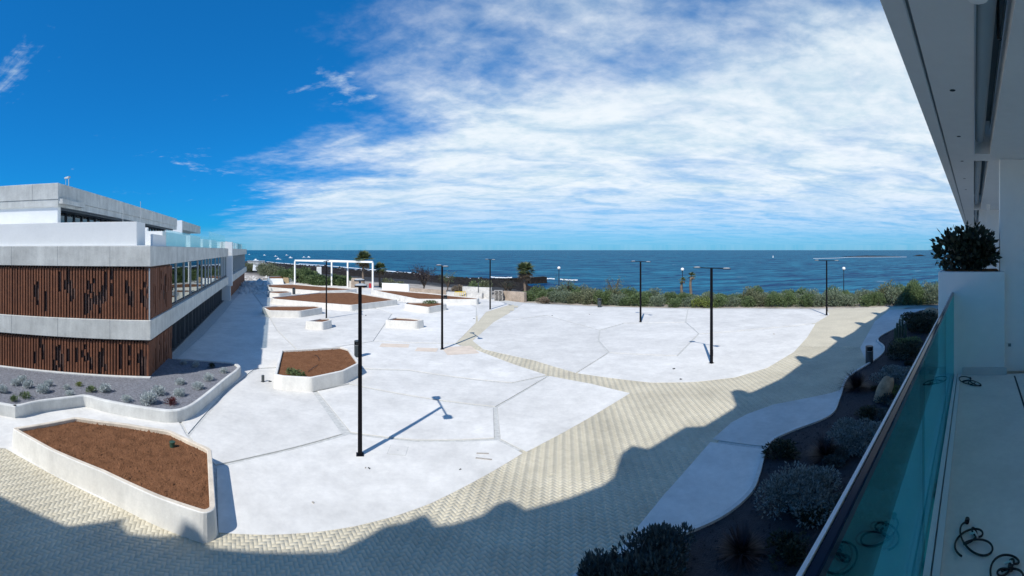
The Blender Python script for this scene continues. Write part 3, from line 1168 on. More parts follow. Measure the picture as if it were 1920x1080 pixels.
# attic, set back on the roof terrace
a0, b0 = 1.76, 5.8
part('roof_terrace', 'grey_render', apris(0.2, A_END - 0.1, 0.2, 15.9), Z4, Z4 + 0.03)
part('attic_fascia', 'facade_concrete', apris(a0, 32.2, b0, 16), 9.97, 10.92, bevel=0.02)
part('attic_fascia', 'facade_concrete', apris(a0 + 0.03, 32.1, b0 + 0.03, 16), 9.55, 9.955)
for b in (7.4, 9.6, 11.8):
    part('pour_joint', 'facade_joint', apris(a0 - 0.004, a0 + 0.01, b, b + 0.014), 9.99, 10.9)
for a in (4.2, 7.5, 11, 14.5, 18, 21.5, 25, 28.5):
    part('pour_joint', 'facade_joint', apris(a, a + 0.014, b0 - 0.004, b0 + 0.01), 9.99, 10.9)
part('attic_wall', 'white_render', apris(a0 + 0.12, a0 + 0.5, b0 + 0.1, 16), Z4, 9.55)
part('attic_wall', 'grey_render', apris(a0 + 0.5, 31.5, b0 + 3.4, 16), Z4, 9.55)
part('ledge', 'facade_concrete', apris(a0 + 0.05, a0 + 3.1, b0 - 0.25, b0 + 0.02), 9.72, 10.0)
k = 0
a = a0 + 1.0
while a < 30.5:
    part('attic_pane', 'attic_glass', apris(a + 0.05, a + 1.13, b0 + 1.2, b0 + 1.215), Z4 + 0.1, 9.50)
    part('attic_mullion', 'dark_frame', apris(a, a + 0.06, b0 + 1.1, b0 + 1.3), Z4, 9.55)
    a += 1.18
part('attic_louvre', 'dark_frame', apris(a0 + 0.6, 31, b0 + 0.25, b0 + 1.1), 9.40, 9.545)
# parapet over the front, terrace balustrade and planter boxes along the side
part('front_parapet', 'white_render', apris(0.28, 1.75, 0.75, 16), Z4 + 0.005, 8.50, bevel=0.015)
part('terrace_panel', 'white_render', apris(1.76, 4.6, 0.32, 0.45), Z4 + 0.005, 7.9)
for i, (s0, s1) in enumerate(((4.8, 7.6), (7.65, 10.6), (10.65, 13.9), (13.95, 17.5), (17.55, 21.5), (21.55, 25.5), (25.55, 30.0), (30.05, 34.2), (34.25, 37.3))):
    part('balustrade_pane', 'terrace_glass', apris(s0, s1, 0.32, 0.335), Z4 + 0.02, 8.28)
for s0, s1, h in ((4.9, 12.2, 8.2), (14.0, 19.0, 8.25), (20.3, 24.5, 8.1), (26.0, 31.0, 8.15), (34.6, 37.2, 8.1)):
    part('terrace_box', 'white_render', apris(s0, s1, 0.6, 2.4), Z4 + 0.03, h)
part('terrace_box', 'white_render', apris(8.0, 8.4, 2.5, 5.6), Z4 + 0.03, 8.6)
for a, b, h in ((4.6, 3.0, 9.7), (9.5, 3.4, 10.6)):
    mb = MB(BO)
    p = A(a, b)
    mb.tube([(p[0], p[1], Z4), (p[0], p[1], h)], 0.02, 6)
    mb.build('lightning_rod', 'mullion_grey', bld, loc=(0, 0, 0))
mb = MB(BO)
p = A(6.0, 7.2)
mb.tube([(p[0], p[1], 10.9), (p[0], p[1], 12.0)], 0.035, 6)
mb.bar((p[0] - 0.45, p[1], 11.95), (p[0] + 0.1, p[1], 11.95), 0.16, 0.1)
mb.tube([(p[0] - 0.4, p[1], 11.0), (p[0] - 0.4, p[1], 11.95)], 0.02, 6)
mb.build('antenna', 'mullion_grey', bld, loc=(0, 0, 0))
part('base_kerb', 'bed_concrete', apris(-0.22, 0.0, -0.1, 16), 0.0, 0.47, bevel=0.03)

# the next building along
BO2 = (A(38.8, 0)[0], A(38.8, 0)[1], 0)
bld2 = thing('sea_end_building', 'farther wing of the concrete building with white pier and green glass', 'building', BO2)


def part2(name, m, poly, z0, z1):
    mb = MB(BO2)
    mb.prism(poly, z0, z1)
    return mb.build(name, m, bld2, loc=(0, 0, 0))


E2 = 73.5
part2('concrete_band', 'facade_concrete', apris(38.9, E2, -0.35, 16), Z1, Z2)
part2('concrete_band', 'facade_concrete', apris(38.9, E2, -0.35, 16), Z3, Z4)
part2('pier', 'white_render', apris(38.0, 38.85, -0.55, 1.2), 2.0, 8.15)
part2('pier', 'grey_render', apris(38.1, 38.75, -0.3, 1.2), -0.05, 2.0)
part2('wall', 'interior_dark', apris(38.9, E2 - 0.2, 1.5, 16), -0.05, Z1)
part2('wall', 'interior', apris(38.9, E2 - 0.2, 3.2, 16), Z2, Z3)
a = 39.2
while a < E2 - 0.5:
    part2('screen_panel', 'corten', apris(a, a + 0.85, 0.1, 0.2), 0.05, Z1)
    a += 1.1
a = 39.0
while a < E2 - 1:
    part2('pane', 'window_glass', apris(a + 0.08, a + 2.3, 0.05, 0.07), Z2 + 0.1, Z3)
    part2('mullion', 'mullion_grey', apris(a, a + 0.08, -0.05, 0.2), Z2, Z3)
    a += 2.35
a = 39.2
i = 0
while a < E2 - 1:
    part2('balustrade_pane', 'terrace_glass', apris(a, a + 2.1, -0.2, -0.18), Z4, 8.3)
    if i % 3 != 2:
        part2('roof_plant_screen', 'dark_frame' if i % 2 else 'grey_render', apris(a + 0.5, a + 1.7, 0.4, 1.2), Z4, 8.25)
    a += 2.9
    i += 1
part2('attic', 'white_render', apris(38.8, 39.2, 6.6, 16), Z4, 11.2)
part2('attic_fascia', 'facade_concrete', apris(39.2, 54, 6.6, 16), 9.9, 11.15)
part2('attic_wall', 'grey_render', apris(39.2, 53, 8.2, 16), Z4, 9.9)
for a in (40, 44.1, 48.2, 52.3, 56.4):
    part2('wind_screen', 'terrace_glass', apris(a, a + 4.0, 3.0, 3.02), Z4, 9.7)

# ------------------------------------------------------------------ raised bed with grey gravel at the building's foot
BED_TOP = [(0, 757), (32, 761), (75, 752), (140, 744), (162, 742.5), (200, 752), (287, 767), (325, 770), (352, 764), (377, 749), (425, 710), (448, 692), (449, 684), (425, 677), (332, 670)]
bp = GL(BED_TOP, 0.5)
bp0 = (bp[0][0] + VV[0] * 6, bp[0][1] + VV[1] * 6)
front_line = smooth_line([bp0] + bp, 4)
bed_out = front_line + [A(4.2, 0.5), A(0.5, 0.5), A(0.5, 16)]
bo = (bp[7][0], bp[7][1], 0)
rbed = thing('raised_bed', 'long low raised bed of grey gravel around the screened building', 'planter', bo)
L2 = [Vector(p) for p in front_line]
mb = MB(bo)
pr_ = [(0.0, 0.0), (0.0, 0.46), (0.03, 0.5), (0.17, 0.5), (0.20, 0.46), (0.20, 0.2)]
vsx = []
for i, p in enumerate(L2):
    d = (L2[min(i + 1, len(L2) - 1)] - L2[max(i - 1, 0)]).normalized()
    s = Vector((-d.y, d.x))
    vsx += [(p.x + s.x * q, p.y + s.y * q, z) for q, z in pr_]
k = len(pr_)
mb.add(vsx, [(i * k + j, i * k + j + 1, (i + 1) * k + j + 1, (i + 1) * k + j) for i in range(len(L2) - 1) for j in range(k - 1)])
mb.build('wall', 'bed_concrete', rbed, loc=(0, 0, 0), smooth=False)
mb = MB(bo)
gin = []
for i, p in enumerate(L2):
    d = (L2[min(i + 1, len(L2) - 1)] - L2[max(i - 1, 0)]).normalized()
    gin.append((p.x - d.y * 0.1, p.y + d.x * 0.1))
grav_poly = gin + [A(4.2, 0.5), A(0.5, 0.5), A(0.5, 16)]
mb.prism(grav_poly, 0.05, 0.40)
mb.build('gravel_fill', 'gravel_grey', rbed, loc=(0, 0, 0))
xs = rng.uniform(-30, -10, 90000); ys = rng.uniform(0, 26, 90000)
kk = in_poly(xs, ys, grav_poly)
xs, ys = xs[kk], ys[kk]
s = rng.uniform(0.012, 0.035, len(xs))
P = oc[None] * (s[:, None, None] * rng.uniform(0.6, 1.3, (len(s), 5, 1))) + np.stack([xs - bo[0], ys - bo[1], np.full(len(xs), 0.402)], 1)[:, None]
F = (F3[None] + (np.arange(len(s)) * 5)[:, None, None]).reshape(-1, 3)
o = put(bpy.data.objects.new('gravel', np_mesh('gravel', P.reshape(-1, 3), F, 'gravel_grey')), rbed)
o['kind'] = 'stuff'

# ================================================================== OWN BUILDING
own = thing('apartment_building', 'white apartment building with the shaded balcony looking over the plaza', 'building', (0, 0, 0))


def bpris(t0, t1, n0, n1):
    return [B(t0, n0), B(t1, n0), B(t1, n1), B(t0, n1)]


def opart(name, m, t0, t1, n0, n1, z0, z1, bevel=0.0, parent=None):
    return MB().prism(bpris(t0, t1, n0, n1), z0, z1).build(name, m, parent or own, bevel=bevel, loc=(0, 0, 0))


FL, CE = 5.4, 8.2
opart('balcony_floor', 'balcony_floor', -16, 5.5, -2.2, 0.165, 5.1, FL)
opart('slab_edge', 'white_render', -16, 45, 0.32, 0.5, 5.1, FL - 0.03)
opart('balcony_floor', 'balcony_floor', 5.9, 45, -2.2, 0.165, 5.1, FL)
opart('floor_slab', 'white_render', -16, 45, -2.2, 0.32, 4.85, 5.095)
opart('floor_groove', 'cable_black', -2, 5.4, -0.525, -0.505, FL + 0.001, FL + 0.004)
opart('skirting', 'grey_render', 5.46, 5.5, -0.42, 0.15, FL, FL + 0.09)
# soffit
opart('soffit', 'soffit', -16, 45, 0.335, 0.45, CE, CE + 0.3, bevel=0.006)
opart('soffit_groove', 'slot_dark', -16, 45, 0.315, 0.335, CE + 0.02, CE + 0.3)
opart('soffit', 'soffit', -16, 45, 0.0, 0.315, CE, CE + 0.3)
opart('soffit', 'soffit', -16, 45, -2.2, -0.20, CE, CE + 0.3)
opart('slot_top', 'slot_dark', -16, 45, -0.2, 0.0, CE + 0.42, CE + 0.5)
for t in (5.5, 12.6, 19.7, 26.8, 33.9):
    opart('soffit_beam', 'soffit', t - 0.15, t + 0.25, -0.2, 0.0, CE + 0.003, CE + 0.42)
mb = MB()
for t0, t1 in ((-4, 5.2), (5.85, 12.3), (12.95, 19.4)):
    p, q = B(t0, -0.07), B(t1, -0.07)
    mb.tube([(p[0], p[1], CE + 0.16), (q[0], q[1], CE + 0.16)], 0.055, 12)
mb.build('blind_roller', 'grey_render', own, loc=(0, 0, 0), smooth=True)
opart('blind_track', 'aluminium', -4, 5.3, -0.012, 0.0, CE - 0.012, CE + 0.12)
p = B(2.0, -0.02)
MB(p + (CE,)).lathe([(0.05, -0.02), (0.055, 0.0), (0.055, 0.05), (0.03, 0.06)], 14, (p[0], p[1], CE)).build('blind_bracket', 'white_render', own, loc=(p[0], p[1], CE))
for t in (1.55, 2.5):
    p = B(t, -0.14)
    mb = MB()
    mb.tube([(p[0], p[1], CE + 0.4), (p[0], p[1], CE + 0.2), (p[0] + 0.03, p[1] + 0.01, CE + 0.06), (p[0] + 0.12, p[1] + 0.04, CE + 0.1)], 0.01, 6)
    mb.build('loose_wire', 'cable_black', own, loc=(0, 0, 0))
for t in (1.15, 2.45, 3.75, 5.0, 6.4, 7.7):
    p = B(t + 0.75, 0.16)
    MB().lathe([(0.022, -0.002), (0.022, 0.03)], 12, (p[0], p[1], CE)).build('downlight', 'cable_black', own, loc=(0, 0, 0))
# end wall, back wall and the storeys around
opart('end_wall', 'white_render', 5.62, 5.85, -2.2, -0.345, FL, CE)
opart('back_wall', 'white_render', -16, 45, -2.5, -2.2, 4.85, CE + 0.5)
opart('end_wall', 'white_render', 12.7, 12.95, -2.2, -0.15, FL, CE)
opart('end_wall', 'white_render', 19.8, 20.05, -2.2, -0.15, FL, CE)
opart('window_frame', 'white_render', 11.2, 11.28, -0.42, -0.34, FL, CE)
opart('storeys_above', 'white_render', -22, 45, -12, 0.40, CE + 0.5, 14.4)
opart('storeys_below', 'white_render', -16, 45, -12, -0.2, -0.1, 4.85)
opart('core', 'white_render', -16, 45, -12, -2.5, 4.85, CE + 0.5)
opart('wing', 'white_render', -22, -16, -12, 0.4, -0.1, CE + 0.5)
prof = [(-22, 12.4), (-15.95, 12.6), (-15.8, 14.3), (-15.75, 15.98), (-15.4, 15.5), (-14.8, 15.1), (-14.3, 15.4), (-13.95, 16.1), (-13.5, 15.9), (-13.0, 15.35),
        (-11.5, 15.44), (-10.1, 15.5), (-9.85, 16.2), (-9.7, 16.7), (-9.16, 16.75), (-8.92, 17.06), (-8.55, 16.8), (-8.1, 16.2), (-7.54, 16.06), (-6.76, 16.16), (-6.6, 16.6), (-6.2, 16.65), (-5.86, 16.33),
        (-5.28, 15.65), (-3.88, 15.36), (-2.47, 15.2), (-2.1, 15.4), (-2.0, 16.95), (-1.5, 17.26), (-0.6, 16.3), (0.7, 16.5), (1.5, 16.6), (2.64, 15.7), (4.86, 15.8), (5.1, 16.0), (5.15, 17.95), (5.75, 17.75), (6.1, 16.6), (7.26, 16.3), (9.75, 15.9)]
for c in (12.9, 19.85, 26.9, 33.6, 40.6):
    prof += [(c - 0.12, 16.2), (c, 17.95), (c + 0.5, 17.8), (c + 0.9, 16.2), (c + 4, 15.9)]
prof += [(45, 15.9)]
mb = MB()
for (t0, z0), (t1, z1) in zip(prof, prof[1:]):
    q = [B(t0, -0.1), B(t1, -0.1), B(t1, 0.42), B(t0, 0.42)]
    mb.add([(q[0][0], q[0][1], 12), (q[1][0], q[1][1], 12), (q[2][0], q[2][1], 12), (q[3][0], q[3][1], 12),
            (q[0][0], q[0][1], z0), (q[1][0], q[1][1], z1), (q[2][0], q[2][1], z1), (q[3][0], q[3][1], z0)],
           [(0, 3, 2, 1), (4, 5, 6, 7), (0, 1, 5, 4), (1, 2, 6, 5), (2, 3, 7, 6), (3, 0, 4, 7)])
mb.build('shadow_outline_parapet', 'white_render', own, loc=(0, 0, 0))  # unseen; plant and partition bumps shaped to cast the plaza's shadow edge

# balcony planter walls between the flats, each with a shrub
for i, t in enumerate((5.5, 12.6, 19.7)):
    c = B(t, 0)
    pw = thing('balcony_planter', ('white planter wall closing the end of the balcony' if i == 0 else ('white planter wall dividing the next two balconies' if i == 1 else 'farthest white planter wall along the row of balconies')), 'planter', (c[0], c[1], FL))
    co = (c[0], c[1], FL)
    mb = MB(co)
    mb.prism(bpris(t, t + 0.6, -0.40, 0.46), FL - 0.32, 6.72)
    mb.build('wall', 'white_render', pw, loc=(0, 0, 0), bevel=0.008)
    mb = MB(co)
    mb.prism(bpris(t + 0.1, t + 0.5, -0.32, 0.38), 6.723, 6.74)
    mb.build('soil', 'soil', pw, loc=(0, 0, 0))
    c = B(t + 0.32, 0.12)
    shrub('balcony_shrub', ('dark glossy leaved shrub growing on the balcony planter wall' if i == 0 else ('dark shrub on the planter wall of the next balcony' if i == 1 else 'dark shrub on the farthest balcony planter wall')), 'shrub',
          (c[0], c[1], 6.73), 0.50, 0.60, 0.66, 1900 if i == 0 else 600, 0.095, 'leaf_dark', seed=40 + i, aspect=0.55, lumps=18, stems=9, hollow=0.2)

# glass railing
rail = thing('glass_railing', 'frameless green glass railing along the shaded balcony', 'railing', B(0, 0.25) + (FL,))
ro = B(0, 0.25) + (FL,)
for t0, t1 in ((-3.2, 0.55), (0.56, 2.2), (2.21, 3.9), (3.91, 5.49)):
    MB(ro).prism(bpris(t0, t1, 0.256, 0.270), FL - 0.05, 6.44).build('pane', 'rail_glass', rail, loc=(0, 0, 0))
MB(ro).prism(bpris(-3.2, 5.49, 0.255, 0.279), 6.425, 6.455).build('glass_edge_band', 'edge_band_navy', rail, loc=(0, 0, 0), bevel=0.004)  # navy band painted for the refraction along the glass edge
MB(ro).prism(bpris(-3.2, 5.49, 0.2795, 0.288), 6.42, 6.458).build('rail_lip', 'track_grey', rail, loc=(0, 0, 0))
MB(ro).prism(bpris(-3.2, 5.49, 0.166, 0.205), FL - 0.2, FL + 0.012).build('base_track', 'track_grey', rail, loc=(0, 0, 0))
MB(ro).prism(bpris(-3.2, 5.49, 0.215, 0.25), FL - 0.2, FL + 0.008).build('base_track', 'track_grey', rail, loc=(0, 0, 0))
MB(ro).prism(bpris(-3.2, 5.49, 0.275, 0.318), FL - 0.2, FL - 0.01).build('base_track', 'track_grey', rail, loc=(0, 0, 0))

# wall socket
p = B(5.62, -0.47)
c = (p[0], p[1], 5.75)
sk = thing('wall_socket', 'small square power socket low on the white end wall', 'socket', c)
MB(c).prism(bpris(5.606, 5.62, -0.51, -0.43), 5.71, 5.79).build('plate', 'white_render', sk, loc=(0, 0, 0), bevel=0.003)
MB(c).prism(bpris(5.603, 5.608, -0.49, -0.45), 5.73, 5.77).build('outlet', 'slot_dark', sk, loc=(0, 0, 0))


# loose cables on the balcony floor
def cable(name, label, px, py, sc, seed, rz):
    c = G(px, py, FL)
    r = random.Random(seed)
    pts = []
    for k in range(180):
        u = k / 179 * 2 * math.pi * 3.4
        rad = sc * (0.85 + 0.35 * math.sin(u * 0.31 + seed))
        x = rad * (0.75 * math.cos(u) + 1.05 * math.cos(u * 0.37 + seed))
        y = rad * (0.62 * math.sin(u) + 0.45 * math.sin(u * 0.61 + 2 * seed))
        pts.append((x * math.cos(rz) - y * math.sin(rz), x * math.sin(rz) + y * math.cos(rz), 0.008 + 0.006 * (1 + math.sin(u * 1.5))))
    mb = MB()
    mb.tube(pts, 0.0055, 8)
    t = thing(name, label, 'cable', (c[0], c[1], FL + 0.002))
    mb.build('cord', 'cable_black', t, smooth=True)
    mb = MB()
    mb.tube([pts[0], (pts[0][0] + 0.03, pts[0][1] + 0.012, 0.012)], 0.014, 10)
    mb.build('plug', 'cable_black', t)
    mb = MB()
    mb.tube([(0.01, -0.02, 0.01), (0.015, 0.0, 0.03), (0.01, 0.03, 0.012)], 0.006, 8)
    mb.build('cable_tie', 'aluminium', t)
    return t


cable('power_cable', 'black cable looped loosely on the balcony floor beside the glass railing', 1826, 1012, 0.085, 1, 0.5)
cable('power_cable', 'coil of black cable lying at the foot of the planter wall', 1816, 716, 0.14, 2, 1.1)
cable('power_cable', 'black cable loops lying inwards of the other loose cable', 1893, 1068, 0.075, 3, 0.2)

# ================================================================== PLANTERS ON THE PLAZA


def planter(px, label, h=0.7, wall=0.15, batter=0.05, rnd=0.22, soil_drop=0.12, clods=0, wm='planter_white', group=None, rim='planter_white'):
    top = rounded(GL(px, h), rnd, 3)
    base = inset(top, -batter)
    inn = inset(top, wall)
    n = len(top)
    c = (sum(p[0] for p in top) / n, sum(p[1] for p in top) / n, 0)
    t = thing('raised_planter', label, 'planter', c, group=group)
    area = sum(top[i][0] * top[(i + 1) % n][1] - top[(i + 1) % n][0] * top[i][1] for i in range(n))
    if area < 0:
        top, base, inn = top[::-1], base[::-1], inn[::-1]
    lip = inset(top, 0.02)
    lin = inset(top, wall - 0.02)
    rings = [(base, 0.0), (top, h - 0.02), (lip, h)]
    vs, fs = [], []
    for pl, z in rings:
        vs += [(x, y, z) for x, y in pl]
    for r in range(len(rings) - 1):
        fs += [(r * n + i, r * n + (i + 1) % n, (r + 1) * n + (i + 1) % n, (r + 1) * n + i) for i in range(n)]
    MB(c).add(vs, fs).build('wall', wm, t, loc=(0, 0, 0))
    rings = [(lip, h), (lin, h), (inn, h - 0.02), (inn, h - soil_drop - 0.15)]
    vs, fs = [], []
    for pl, z in rings:
        vs += [(x, y, z) for x, y in pl]
    for r in range(len(rings) - 1):
        fs += [(r * n + i, r * n + (i + 1) % n, (r + 1) * n + (i + 1) % n, (r + 1) * n + i) for i in range(n)]
    MB(c).add(vs, fs).build('rim', rim, t, loc=(0, 0, 0))
    # uneven soil
    zz = h - soil_drop
    MB(c).prism(inset(inn, -0.04), 0.05, zz).build('soil', 'soil', t, loc=(0, 0, 0))
    if clods:
        xs = rng.uniform(min(p[0] for p in inn), max(p[0] for p in inn), clods)
        ys = rng.uniform(min(p[1] for p in inn), max(p[1] for p in inn), clods)
        kk = in_poly(xs, ys, inn)
        xs, ys = xs[kk], ys[kk]
        s = rng.gamma(1.6, 0.008, len(xs)) + 0.006
        P = oc[None] * (s[:, None, None] * rng.uniform(0.5, 1.4, (len(s), 5, 1))) + np.stack([xs - c[0], ys - c[1], np.full(len(xs), zz)], 1)[:, None]
        F = (F3[None] + (np.arange(len(s)) * 5)[:, None, None]).reshape(-1, 3)
        o = put(bpy.data.objects.new('soil_clods', np_mesh('soil_clods', P.reshape(-1, 3), F, 'soil_clod')), t)
        o['kind'] = 'stuff'
    return t


planter([(21, 802), (142, 781), (237, 793), (320, 806), (397, 841), (405, 953), (385, 963), (296, 933), (190, 884), (95, 844)],
        'large white planter of brown soil standing on block paving below the flats', clods=26000, rnd=0.18, rim='rim_cream')
planter([(514, 702), (526, 656), (640, 649.5), (656, 654), (675, 680), (645, 695), (584, 708), (530, 705)],
        'angular white planter with a sprawling plant and black hose in its soil', clods=9000, rnd=0.12)
planter([(572, 602), (600, 597), (619, 596.3), (622, 600), (605, 604)], 'smallest wedge shaped white planter with soil below a lamp post', rnd=0.2, h=0.7)
planter([(491, 575), (520, 573), (593, 573), (605, 576.5), (562, 583), (503, 582)], 'white planter half caught in the shadow of the long building', rnd=0.3)
planter([(508, 557), (600, 548), (658, 547), (746, 561.5), (658, 572), (512, 560)], 'largest far planter, a broad kite of reddish soil', rnd=0.3)
planter([(501, 533.5), (550, 532.5), (670, 541.5), (650, 543.5), (598, 545.5), (503, 538)], 'long narrow soil planter at the feet of the white pergola', rnd=0.3)
planter([(502, 545.5), (540, 545), (547, 548), (523, 550), (503, 548.5)], 'little soil planter with a dark litter bin at its end', rnd=0.3)
planter([(721, 600), (742, 594.5), (770, 596), (796, 599.3), (781, 602.5)], 'squat white planter alone on the plaza with a little soil', rnd=0.3)
planter([(758, 569.5), (763, 566.3), (827, 566.5), (838, 570), (803, 576)], 'white planter with green weeds on its soil beside a bin', rnd=0.3)
planter([(695, 543), (737, 544), (800, 549), (899, 558.5), (895, 561), (783, 560.5)], 'long tapering soil planter in front of the shore wall', rnd=0.3)
planter([(503, 518.5), (548, 516.5), (553, 521), (530, 523.5), (504, 523)], 'pale walled planter beyond the others by the building end', rnd=0.4)

# valve box in the near planter
p = G(323, 838, 0.58)
vb = thing('valve_cap', 'small dark green irrigation cap standing in the soil of the large near planter', 'valve cap', (p[0], p[1], 0.58))
MB().lathe([(0.085, -0.02), (0.085, 0.13), (0.07, 0.135)], 18).build('body', 'green_plastic', vb)
MB().lathe([(0.095, 0.136), (0.095, 0.17), (0.08, 0.18)], 18).build('lid', 'green_plastic', vb)
# hose in the second planter
p = G(570, 700, 0.58)
q = [G(578, 698, 0.58), G(590, 690, 0.58), G(598, 682, 0.58), G(598, 674, 0.58), G(594, 669, 0.58), G(588, 667, 0.58)]
hp = smooth_line(q, 6)
mb = MB((q[0][0], q[0][1], 0.58))
mb.tube([(x, y, 0.60 + 0.05 * math.sin(i * 0.35)) for i, (x, y) in enumerate(hp)], 0.014, 6)
o = mb.build('irrigation_hose', 'cable_black')
tag(o, 'thin black hose curling out of planter soil', 'hose')
o.location = (q[0][0], q[0][1], 0.585)
p = G(553, 704, 0.58)
shrub('creeping_plant', 'low sprawling green plant inside the angular white planter', 'plant', (p[0], p[1], 0.57), 0.62, 0.38, 0.30, 900, 0.10, 'leaf_green', seed=5, lumps=8, stems=5)
p = G(812, 569, 0.58)
shrub('creeping_plant', 'green weeds growing over soil of the planter near the shore', 'plant', (p[0], p[1], 0.57), 1.5, 0.8, 0.35, 500, 0.16, 'leaf_green', seed=6, lumps=8, stems=4)

# ================================================================== LAMP POSTS
LH = 5.85


def make_lamp():
    t = thing('lamp_post', 'tall black lamp post', 'lamp post', (0, 0, 0), 0, 'black twin arm lamp posts on the plaza')
    mb = MB()
    w0, w1 = 0.075, 0.06
    mb.prism([(-w0, -w0), (w0, -w0), (w0, w0), (-w0, w0)], 0.0, LH, [(-w1, -w1), (w1, -w1), (w1, w1), (-w1, w1)])
    mb.build('pole', 'lamp_black', t, bevel=0.01)
    MB().box(-0.13, 0.13, -0.13, 0.13, 0.005, 0.022).build('base_plate', 'lamp_black', t)
    MB().box(0.0745, 0.10, -0.05, 0.05, 0.45, 0.85).build('service_hatch', 'lamp_black', t)
    MB().box(-1.0, 1.0, -0.03, 0.03, LH + 0.001, LH + 0.055).build('arm', 'lamp_black', t)
    for s in (-1, 1):
        x = 1.16 * s
        pl = [(x - 0.23 * s, -0.05), (x - 0.10 * s, -0.19), (x + 0.20 * s, -0.19), (x + 0.24 * s, -0.12), (x + 0.24 * s, 0.12), (x + 0.20 * s, 0.19), (x - 0.10 * s, 0.19), (x - 0.23 * s, 0.05)]
        h = MB().prism(pl, LH + 0.0, LH + 0.045).build('lamp_head', 'lamp_black', t)
        MB().prism([(x + (a - x) * 0.95, b * 0.95) for a, b in pl], LH + 0.046, LH + 0.085, [(x + (a - x) * 0.55, b * 0.5) for a, b in pl]).build('cover', 'lamp_plate', h)
        MB().prism([(x + (a - x) * 0.7, b * 0.7) for a, b in pl], LH - 0.008, LH - 0.001).build('lens', 'lamp_plate', h)
    return t


lamp0 = make_lamp()
LAMPS = [((675, 853), 'black lamp post nearest the flats, casting a long twin headed shadow'),
         ((829, 655), 'black lamp post rising beside the peach coloured boards'),
         ((1334, 681), 'black twin arm lamp post alone on the wide empty slabs beside the straw paving'),
         ((1201, 604), 'black twin arm lamp post between the open slabs and litter bin by the hedge'),
         ((1550, 591), 'black twin arm lamp post near the hedge where straw paving reaches it'),
         ((919, 580), 'black lamp post in front of the stacked pallets and gap in hedge'),
         ((612, 597), 'black lamp post rising just behind the wedge shaped planter')]
arm_az = math.atan2(-0.923, 0.383)
for i, ((x, y), lb) in enumerate(LAMPS):
    o = lamp0 if i == 0 else copy_tree(lamp0)
    p = G(x, y)
    o.location = (p[0], p[1], 0.008)
    o.rotation_euler = (0, 0, arm_az + random.uniform(-0.05, 0.05))
    o['label'] = lb


def make_globe():
    t = thing('globe_lamp', 'slim dark pole topped by a white globe behind the hedge', 'lamp', (0, 0, 0), 0, 'globe lamps along the shore walk')
    mb = MB()
    mb.tube([(0, 0, 0), (0, 0, 4.2)], [0.075, 0.05], 8)
    mb.build('pole', 'black_metal', t)
    prof = [(0.27 * math.sin(math.pi * k / 12) + 0.001, 4.45 - 0.27 * math.cos(math.pi * k / 12)) for k in range(13)]
    MB().lathe(prof, 16).build('globe', 'globe_white', t, smooth=True)
    MB().lathe([(0.06, 4.12), (0.12, 4.2), (0.12, 4.22)], 12).build('collar', 'black_metal', t)
    return t


g0 = make_globe()
for i, (px, top, d) in enumerate(((1048, 501.5, 72), (1279.5, 504, 68), (1582, 502.5, 66))):
    o = g0 if i == 0 else copy_tree(g0)
    th = (px - 960) / PXR
    zt = EYE - (top - HZ) * d / PXR
    x, y = d * math.sin(th), d * math.cos(th)
    o.location = (x, y, zt - 4.55)
    # its footing reaches the falling ground behind the hedge
    mb = MB()
    mb.tube([(0, 0, -3.2), (0, 0, 0.02)], 0.09, 8)
    mb.build('footing', 'black_metal', o)

# ================================================================== LITTER BINS


def make_bin():
    t = thing('litter_bin', 'dark round litter bin', 'litter bin', (0, 0, 0), 0, 'dark round litter bins')
    r, h = 0.24, 1.05
    mb = MB()
    mb.lathe([(r * 0.97, 0.0), (r, 0.02), (r, 0.74), (r * 0.99, 0.75)], 24)
    mb.build('body', 'bin_grey', t, smooth=False)
    # hood: half shell with a mouth at the front
    mb = MB()
    seg = 24
    vs, fs = [], []
    for k in range(seg + 1):
        a = R(40) + k / seg * R(280)
        vs += [(r * math.cos(a), r * math.sin(a), 0.751), (r * math.cos(a), r * math.sin(a), h - 0.05)]
    for k in range(seg):
        fs.append((2 * k, 2 * k + 2, 2 * k + 3, 2 * k + 1))
    mb.add(vs, fs)
    mb.build('hood', 'bin_grey', t)
    MB().lathe([(r, h - 0.05), (r * 1.0, h), (r * 0.9, h + 0.012)], 24).build('lid', 'bin_grey', t)
    MB().lathe([(r * 0.93, 0.752), (r * 0.93, 0.765)], 24).build('rim', 'aluminium', t)
    MB().lathe([(r * 0.7, 0.766), (r * 0.7, h - 0.055)], 16).build('liner', 'cable_black', t)
    return t


b0 = make_bin()
for i, (x, y, rz, lb) in enumerate(((671, 669, -1.7, 'dark litter bin behind the angular white planter'), (1630, 681, -2.2, 'black litter bin on the shaded kerb of the planting bed'),
                                    (1124, 576, -1.6, 'grey litter bin against the foot of the long hedge'), (551, 552, -1.5, 'dark litter bin at the end of the little far planter'),
                                    (835, 569, -1.5, 'dark litter bin behind the weedy white planter'))):
    o = b0 if i == 0 else copy_tree(b0)
    p = G(x, y)
    o.location = (p[0], p[1], 0.01)
    o.rotation_euler = (0, 0, rz)
    o['label'] = lb

